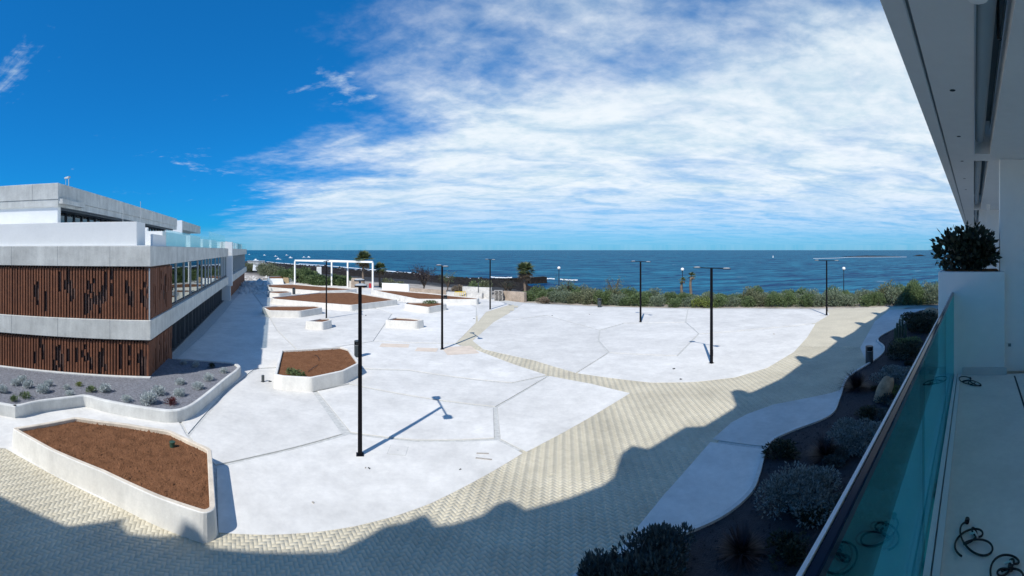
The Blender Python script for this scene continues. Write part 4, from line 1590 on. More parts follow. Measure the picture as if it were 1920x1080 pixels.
# ================================================================== SMALL THINGS ON THE SLABS
p = G(746, 845)
mh = thing('manhole_cover', 'square concrete manhole cover set in the slab near the lamp', 'manhole cover', (p[0], p[1], 0.008), 0.1)
MB().box(-0.33, 0.33, -0.33, 0.33, 0.0005, 0.003).build('frame', 'groove', mh)
MB().box(-0.315, 0.315, -0.315, 0.315, 0.003, 0.007).build('cover', 'slab_concrete', mh)
MB().lathe([(0.03, 0.007), (0.03, 0.0085)], 10).build('lift_hole', 'groove', mh)
for i, (x, y, w, d, rz, lb) in enumerate(((740, 648, 2.1, 1.1, 0.15, 'peach sheet lying flat beyond the planter, farther from the lamp'),
                                          (862, 657, 2.2, 2.3, 0.35, 'big peach sheet lying flat under the lamp post foot'),
                                          (800, 656, 1.5, 1.0, 0.05, 'pale peach sheet lying flat between two others'))):
    p = G(x, y)
    t = MB().box(-w / 2, w / 2, -d / 2, d / 2, 0.0, 0.006).build('board', 'peach_board')
    t.location = (p[0], p[1], 0.0095 + i * 0.0045)
    t.rotation_euler = (0, 0, rz)
    tag(t, lb, 'board')
for i, (x, y, l, w, rz, lb) in enumerate(((905, 851, 0.42, 0.05, 0.0, 'short grey offcut strip on the slab, the straight one of two'), (907, 861, 0.55, 0.06, -0.15, 'grey offcut strip on slab, the slanted one of two'))):
    p = G(x, y)
    t = MB().box(-l / 2, l / 2, -w / 2, w / 2, 0.0, 0.02).build('offcut', 'pallet_wood')
    t.location = (p[0], p[1], 0.009)
    t.rotation_euler = (0, 0, rz)
    tag(t, lb, 'offcut')
DEB = [(684, 878), (692, 879), (862, 881), (587, 943), (1263, 692), (1277, 712), (1451, 627), (686, 592), (888, 598), (1105, 590), (1035, 592), (505, 716)]
for i, (x, y) in enumerate(DEB):
    p = G(x, y)
    s = 0.032 if y > 800 else 0.07
    mb = MB()
    r = random.Random(i)
    for k in range(3):
        cx, cy = r.uniform(-s, s), r.uniform(-s, s) * 0.6
        mb.prism([(cx + s * 0.7 * math.cos(a + r.uniform(-.3, .3)) * r.uniform(.6, 1.2), cy + s * 0.7 * math.sin(a) * r.uniform(.6, 1.2)) for a in (0, 1.2, 2.5, 3.8, 5.0)], 0, s * r.uniform(0.4, 0.9))
    o = mb.build('rubble_crumb', 'bin_grey' if i % 3 else 'pallet_wood')
    o.location = (p[0], p[1], 0.0085)
    tag(o, 'crumb of building rubble lying on the pale slabs', 'rubble', 'crumbs of rubble on the plaza')
for i, (x, y) in enumerate(((493, 716), (540 - 15, 548 + 20), (748, 564))):
    p = G(x, y)
    t = thing('low_bollard', ('short dark stub bollard beside the angular planter', 'short dark stub bollard beside the shaded planter', 'short pale bollard at the tip of the kite planter')[i], 'bollard', (p[0], p[1], 0.008))
    MB().box(-0.06, 0.06, -0.06, 0.06, 0.0, 0.35).build('post', 'bin_grey' if i < 2 else 'planter_white', t, bevel=0.01)
    MB().box(-0.09, 0.09, -0.09, 0.09, 0.0, 0.012).build('foot', 'dark_frame', t)

# ================================================================== SILVER SHRUBS IN THE GRAVEL BED
BEDP = [(4, 736, .30), (30, 722, .27), (42, 716, .30), (52, 727, .28), (82, 735, .36), (90, 724, .25), (124, 730, .20), (130, 742, .24), (196, 735, .34), (236, 752, .28),
        (279, 757, .40), (297, 740, .34), (337, 742, .30), (338, 720, .28), (371, 729, .30), (391, 713, .30), (420, 699, .24), (345, 683, .24), (367, 688, .24)]
protos = []
for i, (x, y, s) in enumerate(BEDP):
    p = G(x, y, 0.4)
    if i < 4:
        t = shrub('silver_shrub', 'silvery cushion shrub in the grey gravel bed', 'shrub', (p[0], p[1], 0.40), 1, 1, 1.15, 1100, 0.27, 'leaf_silver', 'silver shrubs in the gravel bed', seed=20 + i, lumps=14, stems=5, up=0.6, aspect=0.3)
        protos.append(t)
    else:
        t = copy_tree(protos[i % 4])
        t.location = (p[0], p[1], 0.40)
    t.scale = (s, s, s * random.uniform(0.85, 1.1))
    t.rotation_euler = (0, 0, random.uniform(0, 6))
for i, (x, y, s, m, lb) in enumerate(((320, 758, .28, 'leaf_red', 'dark red tufted plant in the grey gravel bed'), (48, 746, .28, 'leaf_green', 'dark green tuft near the front edge of the gravel bed'),
                                      (172, 735, .26, 'leaf_green', 'dark green spreading plant beside a silver shrub'), (147, 724, .20, 'leaf_lime', 'small lime green plant against the slat screen foot'),
                                      (25, 752, .22, 'leaf_green', 'small green sprig by the low wall of the gravel bed'), (397, 690, .25, 'leaf_dark', 'dark plant in the shaded end of the gravel bed'))):
    p = G(x, y, 0.4)
    shrub('tufted_plant', lb, 'plant', (p[0], p[1], 0.40), s, s, s * 0.9, 380, 0.13 * s / 0.28, m, seed=60 + i, lumps=7, stems=4, up=0.9, aspect=0.16)

# ================================================================== PLANTS IN THE SHADED BED


def spiky(name, label, loc, n, length, m, spread=1.0, seed=0, width=0.02):
    """rosette of long arching blades"""
    t = thing(name, label, 'plant', loc)
    r = np.random.default_rng(seed)
    vs, fs = [], []
    for k in range(n):
        a, e = r.uniform(0, 2 * np.pi), r.uniform(0.15, 1.25)
        L = length * r.uniform(0.7, 1.1)
        d = np.array([math.cos(a) * math.cos(e) * spread, math.sin(a) * math.cos(e) * spread, math.sin(e)])
        s = np.array([-math.sin(a), math.cos(a), 0]) * width * r.uniform(0.7, 1.3)
        k0 = len(vs)
        for u, w in ((0.05, 0.8), (0.45, 1.0), (0.8, 0.6), (1.0, 0.05)):
            p = d * L * u - np.array([0, 0, 0.32 * L * u * u * math.cos(e)])
            p[2] = max(p[2], 0.01)
            vs += [p - s * w, p + s * w]
        fs += [(k0 + 2 * j, k0 + 2 * j + 1, k0 + 2 * j + 3, k0 + 2 * j + 2) for j in range(3)]
    put(bpy.data.objects.new('blades', np_mesh('blades', vs, fs, m)), t)
    MB().lathe([(0.10 * length, -0.02), (0.12 * length, 0.06 * length), (0.03 * length, 0.14 * length)], 10).build('crown', 'bark', t)
    return t


def bedpt(x, y):
    p = G(x, y, 0.05)
    return (p[0], p[1], 0.05)


spiky('fountain_grass', 'dark spiky grass clump arching over the kerb by the tan boulder', bedpt(1606, 728), 420, 1.15, 'leaf_purple', 1.0, 1, 0.018)
spiky('fountain_grass', 'round dark grass clump in the curve of the bed', bedpt(1548, 858), 420, 0.85, 'leaf_purple', 1.0, 2, 0.016)
spiky('fountain_grass', 'dark grass clump low in the bed beneath the railing', bedpt(1390, 1040), 380, 0.75, 'leaf_purple', 1.0, 3, 0.016)
shrub('grey_shrub', 'big blue grey leafy shrub in the shaded bed below the railing', 'shrub', bedpt(1500, 955), 1.45, 1.2, 1.0, 8000, 0.085, 'leaf_pale', seed=70, lumps=22, stems=9, up=0.5)
shrub('grey_shrub', 'blue grey shrub in bed behind the round grass clump', 'shrub', bedpt(1600, 830), 1.4, 1.2, 0.7, 5000, 0.09, 'leaf_pale', seed=71, lumps=18, stems=7, up=0.5)
shrub('leafy_shrub', 'dense leafy shrub spilling over the path at the near end of the bed', 'shrub', bedpt(1215, 1085), 1.55, 0.85, 0.75, 6500, 0.11, 'leaf_teal', seed=72, lumps=24, stems=9, up=1.0, rzrot=0.5)
shrub('leafy_shrub', 'leafy shrub corner at the very near end of the bed', 'shrub', bedpt(1120, 1110), 0.8, 0.7, 0.6, 2600, 0.10, 'leaf_teal', seed=73, lumps=14, stems=6, up=1.0)
shrub('bed_shrub', 'dark shrub against the kerb beyond the litter bin', 'shrub', bedpt(1690, 668), 1.9, 1.5, 1.0, 4000, 0.13, 'leaf_dark', seed=74, lumps=20, stems=7)
shrub('bed_shrub', 'low bluish ground shrub between bin and boulder', 'shrub', bedpt(1680, 712), 1.7, 1.4, 0.5, 4500, 0.10, 'leaf_pale', seed=75, lumps=20, stems=6)
shrub('bed_shrub', 'olive toned shrub beyond the tan boulder', 'shrub', bedpt(1705, 655), 1.3, 1.1, 0.9, 2600, 0.12, 'leaf_green', seed=76, lumps=14, stems=6)
shrub('bed_shrub', 'dark spreading shrub in the far corner of the bed', 'shrub', bedpt(1727, 622), 2.5, 2.0, 1.3, 4000, 0.17, 'leaf_dark', seed=77, lumps=20, stems=7)
shrub('bed_shrub', 'dark bushy shrub around the far boulder', 'shrub', bedpt(1722, 606), 2.2, 1.8, 1.2, 3000, 0.17, 'leaf_dark', seed=78, lumps=16, stems=6)
shrub('bed_shrub', 'small dark shrub tucked beside the tan boulder', 'shrub', bedpt(1668, 742), 0.7, 0.7, 0.5, 1600, 0.08, 'leaf_green', seed=79, lumps=10, stems=5)

rb = random.Random(21)
low = []
for k in range(3):
    q, d = blob_points(1500, 1, 1, 0.8, 14, 0.4, 300 + k)
    v, f = leaves(q, 0.19, 0.4, 0.6, d)
    low.append([np_mesh('foliage', v, f, mm_) for mm_ in ('leaf_teal', 'leaf_dark', 'leaf_pale')])
cnt = 0
tries = 0
while cnt < 64 and tries < 2000:
    tries += 1
    tt_b, nn_b = rb.uniform(3, 30), rb.uniform(1.5, 9)
    x, y = B(tt_b, nn_b)
    if not in_poly(np.array([x]), np.array([y]), bed_poly)[0] or edge_dist(np.array([x]), np.array([y]), bed_line)[0] < 0.6:
        continue
    tone = rb.choice((0, 0, 1, 2))
    look = ('low bluish cushion shrub', 'low nearly black cushion shrub', 'low pale grey cushion shrub')[tone]
    t = thing('ground_shrub', look + ' in the shaded lava gravel bed', 'shrub', (x, y, 0.05), rb.uniform(0, 6), look + 's of the shaded bed')
    put(bpy.data.objects.new('foliage', low[rb.randrange(3)][tone]), t)
    MB().tube([(0, 0, -0.05), (0.1, 0.05, 0.5)], [0.05, 0.02], 5).build('stem', 'bark', t)
    w = rb.uniform(0.35, 0.8)
    t.scale = (w, w * rb.uniform(0.8, 1.2), w * rb.uniform(0.5, 0.9))
    cnt += 1

r = random.Random(4)
for i, (x, y, hh) in enumerate(((1682, 633, 1.2), (1687, 632, 1.5), (1692, 631, 1.7), (1678, 636, 0.9), (1698, 633, 1.1))):
    p = bedpt(x, y)
    t = thing('column_cactus', 'slender dark column cactus standing in the bed', 'cactus', p, 0, 'column cacti in the shaded bed')
    seg = 14
    mb = MB()
    vs, fs = [], []
    prof = [(0.07, 0), (0.085, 0.2 * hh), (0.085, 0.75 * hh), (0.07, 0.92 * hh), (0.02, hh)]
    for rad, z in prof:
        for k in range(seg):
            rr_ = rad * (1.12 if k % 2 else 0.86)
            vs.append((rr_ * math.cos(2 * math.pi * k / seg), rr_ * math.sin(2 * math.pi * k / seg), z))
    fs = [(a * seg + k, a * seg + (k + 1) % seg, (a + 1) * seg + (k + 1) % seg, (a + 1) * seg + k) for a in range(len(prof) - 1) for k in range(seg)]
    mb.add(vs, fs + [tuple((len(prof) - 1) * seg + k for k in range(seg))])
    mb.build('column', 'green_plastic', t)


def boulder(name, label, loc, sx, sy, sz, m, seed, rot=(0, 0, 0), cat='boulder', holes=True):
    bm = bmesh.new()
    bmesh.ops.create_icosphere(bm, subdivisions=3, radius=1)
    r = np.random.default_rng(seed)
    ks = r.normal(size=(6, 3)) * 1.6
    ph = r.uniform(0, 6.28, 6)
    for v in bm.verts:
        c = np.array(v.co)
        f = 1 + 0.07 * np.sin(ks @ c + ph).sum() + r.normal(0, 0.012)
        v.co = Vector((c[0] * sx * f, c[1] * sy * f, c[2] * sz * f))
    me = bpy.data.meshes.new(name)
    bm.to_mesh(me); bm.free()
    me.materials.append(MATS[m])
    o = put(bpy.data.objects.new(name, me))
    o.location = loc
    o.rotation_euler = rot
    return tag(o, label, cat)


p = bedpt(1657, 750)
boulder('boulder', 'tan pitted boulder leaning in the shaded bed', (p[0], p[1], 0.45), 0.34, 0.30, 0.68, 'boulder_tan', 3, (0.25, 0.55, 0.3))
p = bedpt(1748, 600)
boulder('boulder', 'round tan boulder at the far end of the bed', (p[0], p[1], 0.6), 0.9, 0.8, 0.75, 'boulder_tan', 5)
p = bedpt(1745, 640)
boulder('boulder', 'low tan stone among dark shrubs below the planter wall', (p[0], p[1], 0.2), 0.4, 0.3, 0.3, 'boulder_tan', 6)

# ================================================================== HEDGE
HL = [(1.2, 59.0), (9.5, 54.3), (17.8, 49.6), (27.1, 45.0), (34.9, 39.3), (42.6, 33.0), (52, 25)]
hl = smooth_line(HL, 12)
acc = [0.0]
for a, b in zip(hl, hl[1:]):
    acc.append(acc[-1] + math.dist(a, b))
hed = []
mset = ['leaf_green', 'leaf_olive', 'leaf_grey', 'leaf_green', 'leaf_green', 'leaf_grey']
hmesh = []
for k in range(6):
    q, d = blob_points(3000, 1.9, 1.7, 2.2, 20, 0.4, 100 + k)
    v, f = leaves(q, 0.20, 0.45, 0.5, d)
    fo = np_mesh('foliage', v, f, mset[k])
    mb = MB()
    rr_ = random.Random(k)
    for j in range(7):
        a = rr_.uniform(0, 6.28)
        mb.tube([(0.1 * math.cos(a), 0.1 * math.sin(a), -0.2), (0.7 * math.cos(a), 0.7 * math.sin(a), 0.9), (1.2 * math.cos(a), 1.2 * math.sin(a), 1.5)], [0.04, 0.03, 0.01], 5)
    hmesh.append((fo, mb.mesh('stem', 'bark')))
s = 0.6
rh = random.Random(11)
row = 0
for off in (1.3, 3.6, 6.0):
    s = rh.uniform(0.3, 1.2)
    while s < acc[-1]:
        x = np.interp(s, acc, [p[0] for p in hl]); y = np.interp(s, acc, [p[1] for p in hl])
        x2 = np.interp(min(s + 0.5, acc[-1]), acc, [p[0] for p in hl]); y2 = np.interp(min(s + 0.5, acc[-1]), acc, [p[1] for p in hl])
        d = Vector((x2 - x, y2 - y))
        if d.length < 1e-6:
            break
        d.normalize()
        nx, ny = -d.y, d.x          # seawards
        u = s / acc[-1]
        hs_ = np.interp(u, [0, 0.1, 0.22, 0.35, 0.5, 0.62, 0.75, 0.86, 1], [0.74, 0.82, 0.86, 0.70, 0.76, 0.80, 0.86, 1.12, 1.2])
        if off > 5:
            hs_ *= 1.06
        if rh.random() < 0.12 and off > 2:
            hs_ *= 1.25
        kk = rh.randrange(6)
        look = {'leaf_green': 'bushy green', 'leaf_olive': 'yellowish olive', 'leaf_grey': 'silvery grey leaved'}[mset[kk]]
        rowname = {1.3: 'in the front row of the long sea hedge', 3.6: 'in the middle of the long sea hedge', 6.0: 'at the seaward back of the long hedge'}[off]
        t = thing('coastal_shrub', look + ' shrub ' + rowname, 'shrub', (x + nx * off, y + ny * off, -0.12 if off < 5 else -0.3), rh.uniform(0, 6.28), look + ' shrubs ' + rowname)
        put(bpy.data.objects.new('foliage', hmesh[kk][0]), t)
        put(bpy.data.objects.new('stem', hmesh[kk][1]), t)
        w = rh.uniform(0.75, 0.95)
        t.scale = (w, w, hs_ * rh.uniform(0.72, 1.22))
        s += rh.uniform(1.5, 2.3)
for i, (x, y, w, h, m, lb) in enumerate(((1322, 577, 2.0, 1.35, 'leaf_lime', 'yellow green patch of foliage in the hedge behind a lamp post'),
                                         (1404, 575, 1.9, 2.3, 'leaf_olive', 'taller rounded bush standing above the hedge line'),
                                         (1018, 570, 1.0, 0.9, 'leaf_dry', 'dry reddish bush at the hedge foot'))):
    p = G(x, y)
    k = 1.02 if i != 1 else 1.07
    shrub('coastal_shrub', lb, 'shrub', (p[0] * k, p[1] * k, -0.1), w, w, h, 1800, 0.18, m, seed=130 + i, lumps=14, up=0.5)


def bare_tree(label, loc, h, seed, twigs=160, m='leaf_dry', leafn=500, spread=0.9, trunk_h=0.25):
    t = thing('coastal_tree', label, 'tree', loc)
    r = random.Random(seed)
    mb = MB()
    mb.tube([(0, 0, -0.3), (0.05 * h, 0, h * trunk_h)], [0.035 * h, 0.028 * h], 7)
    mb.build('trunk', 'bark', t)
    mb = MB()
    ends = []
    for k in range(9):
        a = r.uniform(0, 6.28)
        e = Vector((math.cos(a) * spread * h * r.uniform(0.25, 0.55), math.sin(a) * spread * h * r.uniform(0.25, 0.55), h * r.uniform(0.6, 0.95)))
        b = Vector((0.05 * h, 0, h * trunk_h * 0.9))
        m1 = b.lerp(e, 0.5) + Vector((0, 0, 0.05 * h))
        mb.tube([b, m1, e], [0.02 * h, 0.012 * h, 0.004 * h], 5)
        for j in range(6):
            u = r.uniform(0.35, 1)
            s0 = b.lerp(e, u)
            e2 = s0 + Vector((r.uniform(-1, 1), r.uniform(-1, 1), r.uniform(0.0, 0.9))) * 0.2 * h
            mb.tube([s0, e2], [0.006 * h, 0.002 * h], 4)
            ends.append(e2)
    mb.build('branches', 'bark', t)
    c = np.array([tuple(ends[r.randrange(len(ends))]) for _ in range(leafn)]) + rng.normal(0, 0.05 * h, (leafn, 3))
    v, f = leaves(c, 0.05 * h, 0.5, 0.2)
    put(bpy.data.objects.new('crown', np_mesh('crown', v, f, m)), t)
    return t


p = G(793, 548)
bare_tree('dark twiggy tree standing against the black shore rocks', (p[0], p[1], -0.1), 4.3, 3, m='leaf_purple', leafn=1600, spread=1.25)
p = G(838, 549)
bare_tree('thin sparse sapling behind a lamp post at the shore wall', (p[0] * 1.03, p[1] * 1.03, -0.1), 3.6, 4, m='leaf_green', leafn=350, spread=0.8)
p = G(1150, 571)
bare_tree('bare twiggy bush poking above the hedge', (p[0] * 1.12, p[1] * 1.12, -0.5), 3.6, 5, m='leaf_grey', leafn=240)
p = G(1060, 570)
bare_tree('leafy bush rising over the hedge beside a globe lamp', (p[0] * 1.12, p[1] * 1.12, -0.5), 3.5, 6, m='leaf_green', leafn=500)
for i, (x, y) in enumerate(((948, 561), (955, 560))):
    p = G(x, y)
    bare_tree('dark thin sapling beside the stacked pallets', (p[0], p[1], 0), 2.7, 8 + i, m='leaf_dark', leafn=260, spread=0.7, trunk_h=0.45)['group'] = 'saplings by the pallets'

# green shrubs along the shore behind the pergola
for i, (x, y, w, h, m) in enumerate(((510, 518, 4.0, 3.0, 'leaf_olive'), (523, 522, 3.5, 2.8, 'leaf_olive'), (536, 524, 3.2, 2.6, 'leaf_green'), (545, 528, 2.8, 3.0, 'leaf_green'),
                                     (566, 532, 3.0, 3.2, 'leaf_green'), (577, 534, 2.7, 3.4, 'leaf_green'), (590, 536, 2.4, 2.4, 'leaf_green'), (608, 537, 2.2, 1.9, 'leaf_green'),
                                     (632, 537, 1.9, 2.4, 'leaf_green'), (644, 538, 2.0, 2.2, 'leaf_green'), (470, 508, 3.5, 2.6, 'leaf_olive'), (560, 525, 3.0, 2.6, 'leaf_dark'), (500, 512, 5, 3.4, 'leaf_olive'))):
    p = G(x, y)
    look = {'leaf_green': 'dense green shrub growing behind the white pergola', 'leaf_olive': 'dull olive shrub beyond the end of the long building', 'leaf_dark': 'darkest shrub behind the pergola post'}[m]
    shrub('shore_shrub', look, 'shrub', (p[0] * 1.04, p[1] * 1.04, -0.3), w, w, h, 3600, 0.36, m, None if m == 'leaf_dark' else look.split(' ')[1] + ' shrubs along the shore', seed=200 + i, lumps=18, up=0.5)

for i, (x, y, w, h, m, lb) in enumerate(((727, 541, 1.6, 1.9, 'leaf_olive', 'dull olive bush peeping over the white hoarding'), (748, 543, 1.3, 1.5, 'leaf_olive', 'small olive bush behind the hoarding end'),
                                         (893, 552, 1.6, 2.5, 'leaf_green', 'green bush showing above the cream wall piece'), (910, 553, 1.5, 2.3, 'leaf_olive', 'olive bush above the cream wall beside a lamp post'),
                                         (858, 552, 1.2, 1.5, 'leaf_dry', 'dry brown bush behind the yellow barrier'))):
    p = G(x, y)
    shrub('shore_shrub', lb, 'shrub', (p[0] * 1.03, p[1] * 1.03, -0.2), w, w, h, 1400, 0.24, m, seed=260 + i, lumps=14, up=0.4)

# ================================================================== PALMS


def palm(label, px, py, h, crown, seed, fronds=42, wind=0.0, back=1.0):
    p = G(px, py)
    r = random.Random(seed)
    loc = (p[0] * back, p[1] * back, -0.1)
    t = thing('palm_tree', label, 'palm tree', loc)
    mb = MB()
    pts = [(0.06 * math.sin(k), 0, -0.4 + (h + 0.4) * k / 8) for k in range(9)]
    mb.tube(pts, [0.24 - 0.012 * k + (0.02 if k % 2 else 0) for k in range(9)], 10)
    mb.build('trunk', 'palm_bark', t)
    for part_, m, nf, elo, ehi in (('crown', 'palm_green', fronds, -0.15, 1.35), ('dry_fronds', 'leaf_dry', fronds // 2, -1.0, -0.2)):
        vs, fs = [], []
        for k in range(nf):
            a, e = r.uniform(0, 6.283), r.uniform(elo, ehi)
            L = crown * r.uniform(0.75, 1.05) * (0.8 if part_ == 'dry_fronds' else 1)
            d = Vector((math.cos(a) * math.cos(e) + wind, math.sin(a) * math.cos(e), math.sin(e))).normalized()
            sd_ = d.cross(Vector((0, 0, 1)))
            if sd_.length < 1e-3:
                sd_ = Vector((1, 0, 0))
            sd_.normalize()
            up_ = sd_.cross(d)
            base = Vector((pts[-1][0], 0, h))
            # fan of narrow leaflets
            for j in range(11):
                fa_ = (j - 5) * 0.17
                dl = (d * math.cos(fa_) + sd_ * math.sin(fa_)).normalized()
                q0 = base + d * L * 0.30
                q2 = base + d * L * 0.30 + dl * L * 0.72 * (1 - 0.05 * abs(j - 5)) - Vector((0, 0, 0.16 * L))
                q1 = q0.lerp(q2, 0.55) + Vector((0, 0, 0.07 * L))
                w = sd_.cross(dl).cross(dl).normalized() * 0 + (dl.cross(up_)).normalized() * 0.035 * L
                k0 = len(vs)
                vs += [tuple(q0), tuple(q1 + w), tuple(q2), tuple(q1 - w)]
                fs.append((k0, k0 + 1, k0 + 2, k0 + 3))
            k0 = len(vs)
            w = sd_ * 0.02
            vs += [tuple(base - w), tuple(base + w), tuple(base + d * L * 0.32 + w), tuple(base + d * L * 0.32 - w)]
            fs.append((k0, k0 + 1, k0 + 2, k0 + 3))
        put(bpy.data.objects.new(part_, np_mesh(part_, vs, fs, m)), t)
    return t


palm('tall fan palm rising behind the pergola end', 681, 540, 5.2, 2.5, 1, 60)
palm('shorter dark fan palm beside the taller one', 712, 538, 3.4, 1.9, 2, 50)
palm('fan palm standing alone at the left end of the hedge', 984, 549, 3.6, 2.3, 3, 60)
palm('small windblown palm above the hedge by a globe lamp', 1295, 553, 3.0, 1.1, 4, 22, 0.5, 1.0)
palm('lowest windblown palm partly behind a globe lamp pole', 1278, 553, 2.3, 0.9, 5, 20, 0.5, 1.0)

# ================================================================== PERGOLA
PP = [G(553, 533.5), G(622, 535.5), G(699, 543), G(652, 538.5)]
PZ = 4.9
pc = (sum(p[0] for p in PP) / 4, sum(p[1] for p in PP) / 4, 0)
pg = thing('pergola', 'tall white open frame pergola of slim posts and beams', 'pergola', pc)
for x, y in (PP[0], PP[2], PP[1], PP[3]):
    MB(pc).box(x - 0.13, x + 0.13, y - 0.13, y + 0.13, 0, PZ - 0.16).build('post', 'white_render', pg, loc=(0, 0, 0))
# beams joining the post heads
for i, (p, q) in enumerate(((PP[0], PP[1]), (PP[1], PP[3]), (PP[3], PP[2]), (PP[0], PP[2]))):
    MB(pc).bar((p[0], p[1], PZ + (0.0 if i < 3 else 0.003)), (q[0], q[1], PZ + (0.0 if i < 3 else 0.003)), 0.26 if i < 3 else 0.2, 0.32).build('beam', 'white_render', pg, loc=(0, 0, 0))

# ================================================================== SHORE WALLS AND SITE CLUTTER


def wall_run(name, label, pts, h, th, m, cat='wall', z0=-0.1, group=None):
    P = [Vector(G(x, y)) for x, y in pts]
    c = (P[0].x, P[0].y, 0)
    mb = MB(c)
    for a, b in zip(P, P[1:]):
        mb.bar((a.x, a.y, (h + z0) / 2), (b.x, b.y, (h + z0) / 2), th, h - z0)
    o = mb.build(name, m)
    return tag(o, label, cat, group)


wall_run('white_hoarding', 'white boarded wall behind the tapering planter', [(717, 548), (741, 549), (767, 551.5)], 1.55, 0.25, 'white_render')
wall_run('shore_wall', 'low tan stone wall between plaza and shore rocks', [(768, 551), (800, 553), (838, 556)], 0.95, 0.5, 'stone_wall')
wall_run('shore_wall', 'low pale stone wall stretching towards the pallets', [(838, 557), (870, 558), (905, 560)], 0.8, 0.5, 'pale_rubble')
wall_run('shore_wall', 'taller cream wall piece behind the slim post', [(868, 557), (883, 558), (900, 559), (922, 560)], 1.6, 0.3, 'pale_rubble')
wall_run('shore_wall', 'low pinkish stone wall by the hedge end', [(945, 562), (975, 564), (985, 565)], 1.25, 0.5, 'stone_wall')
p = G(897, 559)
o = MB().box(-0.07, 0.07, -0.07, 0.07, 0, 2.3).build('slim_post', 'bin_grey', bevel=0.01)
o.location = (p[0], p[1], -0.02)
tag(o, 'slim grey post in front of the cream wall', 'post')
# pallets
r = random.Random(9)
c = G(935, 563)
for k in range(9):
    t = thing('pallet', 'grey wooden pallet in the tall stack behind a lamp post', 'pallet', (c[0] + r.uniform(-.06, .06), c[1] + r.uniform(-.06, .06), 0.0 + k * 0.155), r.uniform(-0.08, 0.08), 'stacked pallets')
    MB().box(-0.6, 0.6, -0.5, 0.5, 0.11, 0.145).build('deck', 'pallet_wood', t)
    for x in (-0.52, 0, 0.52):
        MB().box(x - 0.07, x + 0.07, -0.5, 0.5, 0.0, 0.109).build('runner', 'pallet_wood', t)
# yellow barrier
c = G(863, 559)
t = thing('barrier', 'yellow plastic site barrier in front of the cream wall', 'barrier', (c[0], c[1], 0), 0.1)
MB().box(-0.8, 0.8, -0.03, 0.03, 0.85, 0.97).build('top_bar', 'yellow_plastic', t)
MB().box(-0.8, 0.8, -0.03, 0.03, 0.15, 0.25).build('lower_bar', 'yellow_plastic', t)
for k in range(6):
    x = -0.78 + k * 0.312
    MB().box(x - 0.03, x + 0.03, -0.028, 0.028, 0.0 if k in (0, 5) else 0.251, 0.849).build('upright', 'yellow_plastic', t)
# white blocks, sacks and heaps at the far end
for i, (x, y, w, d, h, m, nm, lb, ct) in enumerate((
        (598, 531, 1.15, 1.0, 3.5, 'white_render', 'white_pillar', 'squat white pillar among shrubs inside the pergola outline', 'pillar'),
        (670, 539, 2.4, 1.6, 1.8, 'stone_wall', 'stone_heap', 'tan stone blocks under the tall palm', 'stones'),
        (661, 538, 1.6, 1.2, 1.2, 'pale_rubble', 'stone_heap', 'pale stone blocks beside the tan ones', 'stones'),
        (516, 532, 3.6, 1.6, 1.1, 'white_render', 'white_box', 'white site box near the end of the building', 'box'),
        (536, 531, 1.4, 1.2, 1.2, 'tan_sack', 'tan_sack', 'tan building sack beside the white site box', 'sack'),
        (563, 530, 2.0, 1.0, 1.5, 'lamp_black', 'tarpaulin_heap', 'dark covered heap beside the pergola post', 'heap'),
        (480, 505, 7, 4, 3.0, 'pale_rubble', 'white_hut', 'pale low hut far beyond the building end', 'hut'),
        (490, 507, 6, 4, 2.2, 'white_render', 'white_hut', 'white low hut beside the pale one far off', 'hut'),
        (694, 540, 0.5, 0.4, 0.9, 'red_cloth', 'red_sack', 'small red sack by the right pergola post', 'sack'))):
    p = G(x, y)
    mb = MB()
    r = random.Random(i)
    pl = [(-w / 2, -d / 2), (w / 2, -d / 2 * 0.9), (w / 2 * 0.95, d / 2), (-w / 2 * 0.9, d / 2)]
    mb.prism(pl, 0, h, [(a * 0.88 + r.uniform(-.05, .05) * w, b * 0.88) for a, b in pl])
    t = thing(nm, lb, ct, (p[0], p[1], -0.05), math.atan2(-p[0], p[1]))
    mb.build('body', m, t, bevel=0.05 * min(w, h))
    if nm == 'white_hut':
        MB().box(-w * 0.2, w * 0.05, -d / 2 - 0.06, -d / 2 + 0.3, 0, min(2.0, h * 0.7)).build('door', 'bin_grey', t)
        MB().box(-w * 0.46, w * 0.46, -d * 0.46, d * 0.46, h + 0.001, h + 0.12).build('roof', 'pale_rubble', t)
# rubble on the shaded strip by the building end and around the heaps
mbp = []
n = 260
xs = rng.uniform(446, 505, n); ys = rng.uniform(519, 552, n)
r = np.random.default_rng(5)
vsl, fsl = [], []
for k in range(n):
    x, y = G(xs[k], ys[k])
    s = r.gamma(1.5, 0.12) + 0.05
    pts = oc * s * r.uniform(0.5, 1.4, (5, 1)) + np.array([x, y, 0.0])
    k0 = len(vsl)
    vsl += list(pts)
    fsl += [tuple(i + k0 for i in q) for q in F3]
o = put(bpy.data.objects.new('rubble', np_mesh('rubble', vsl, fsl, 'pale_rubble')))
tag(o, 'scattered building rubble beside the far end of the building', 'rubble', kind='stuff')

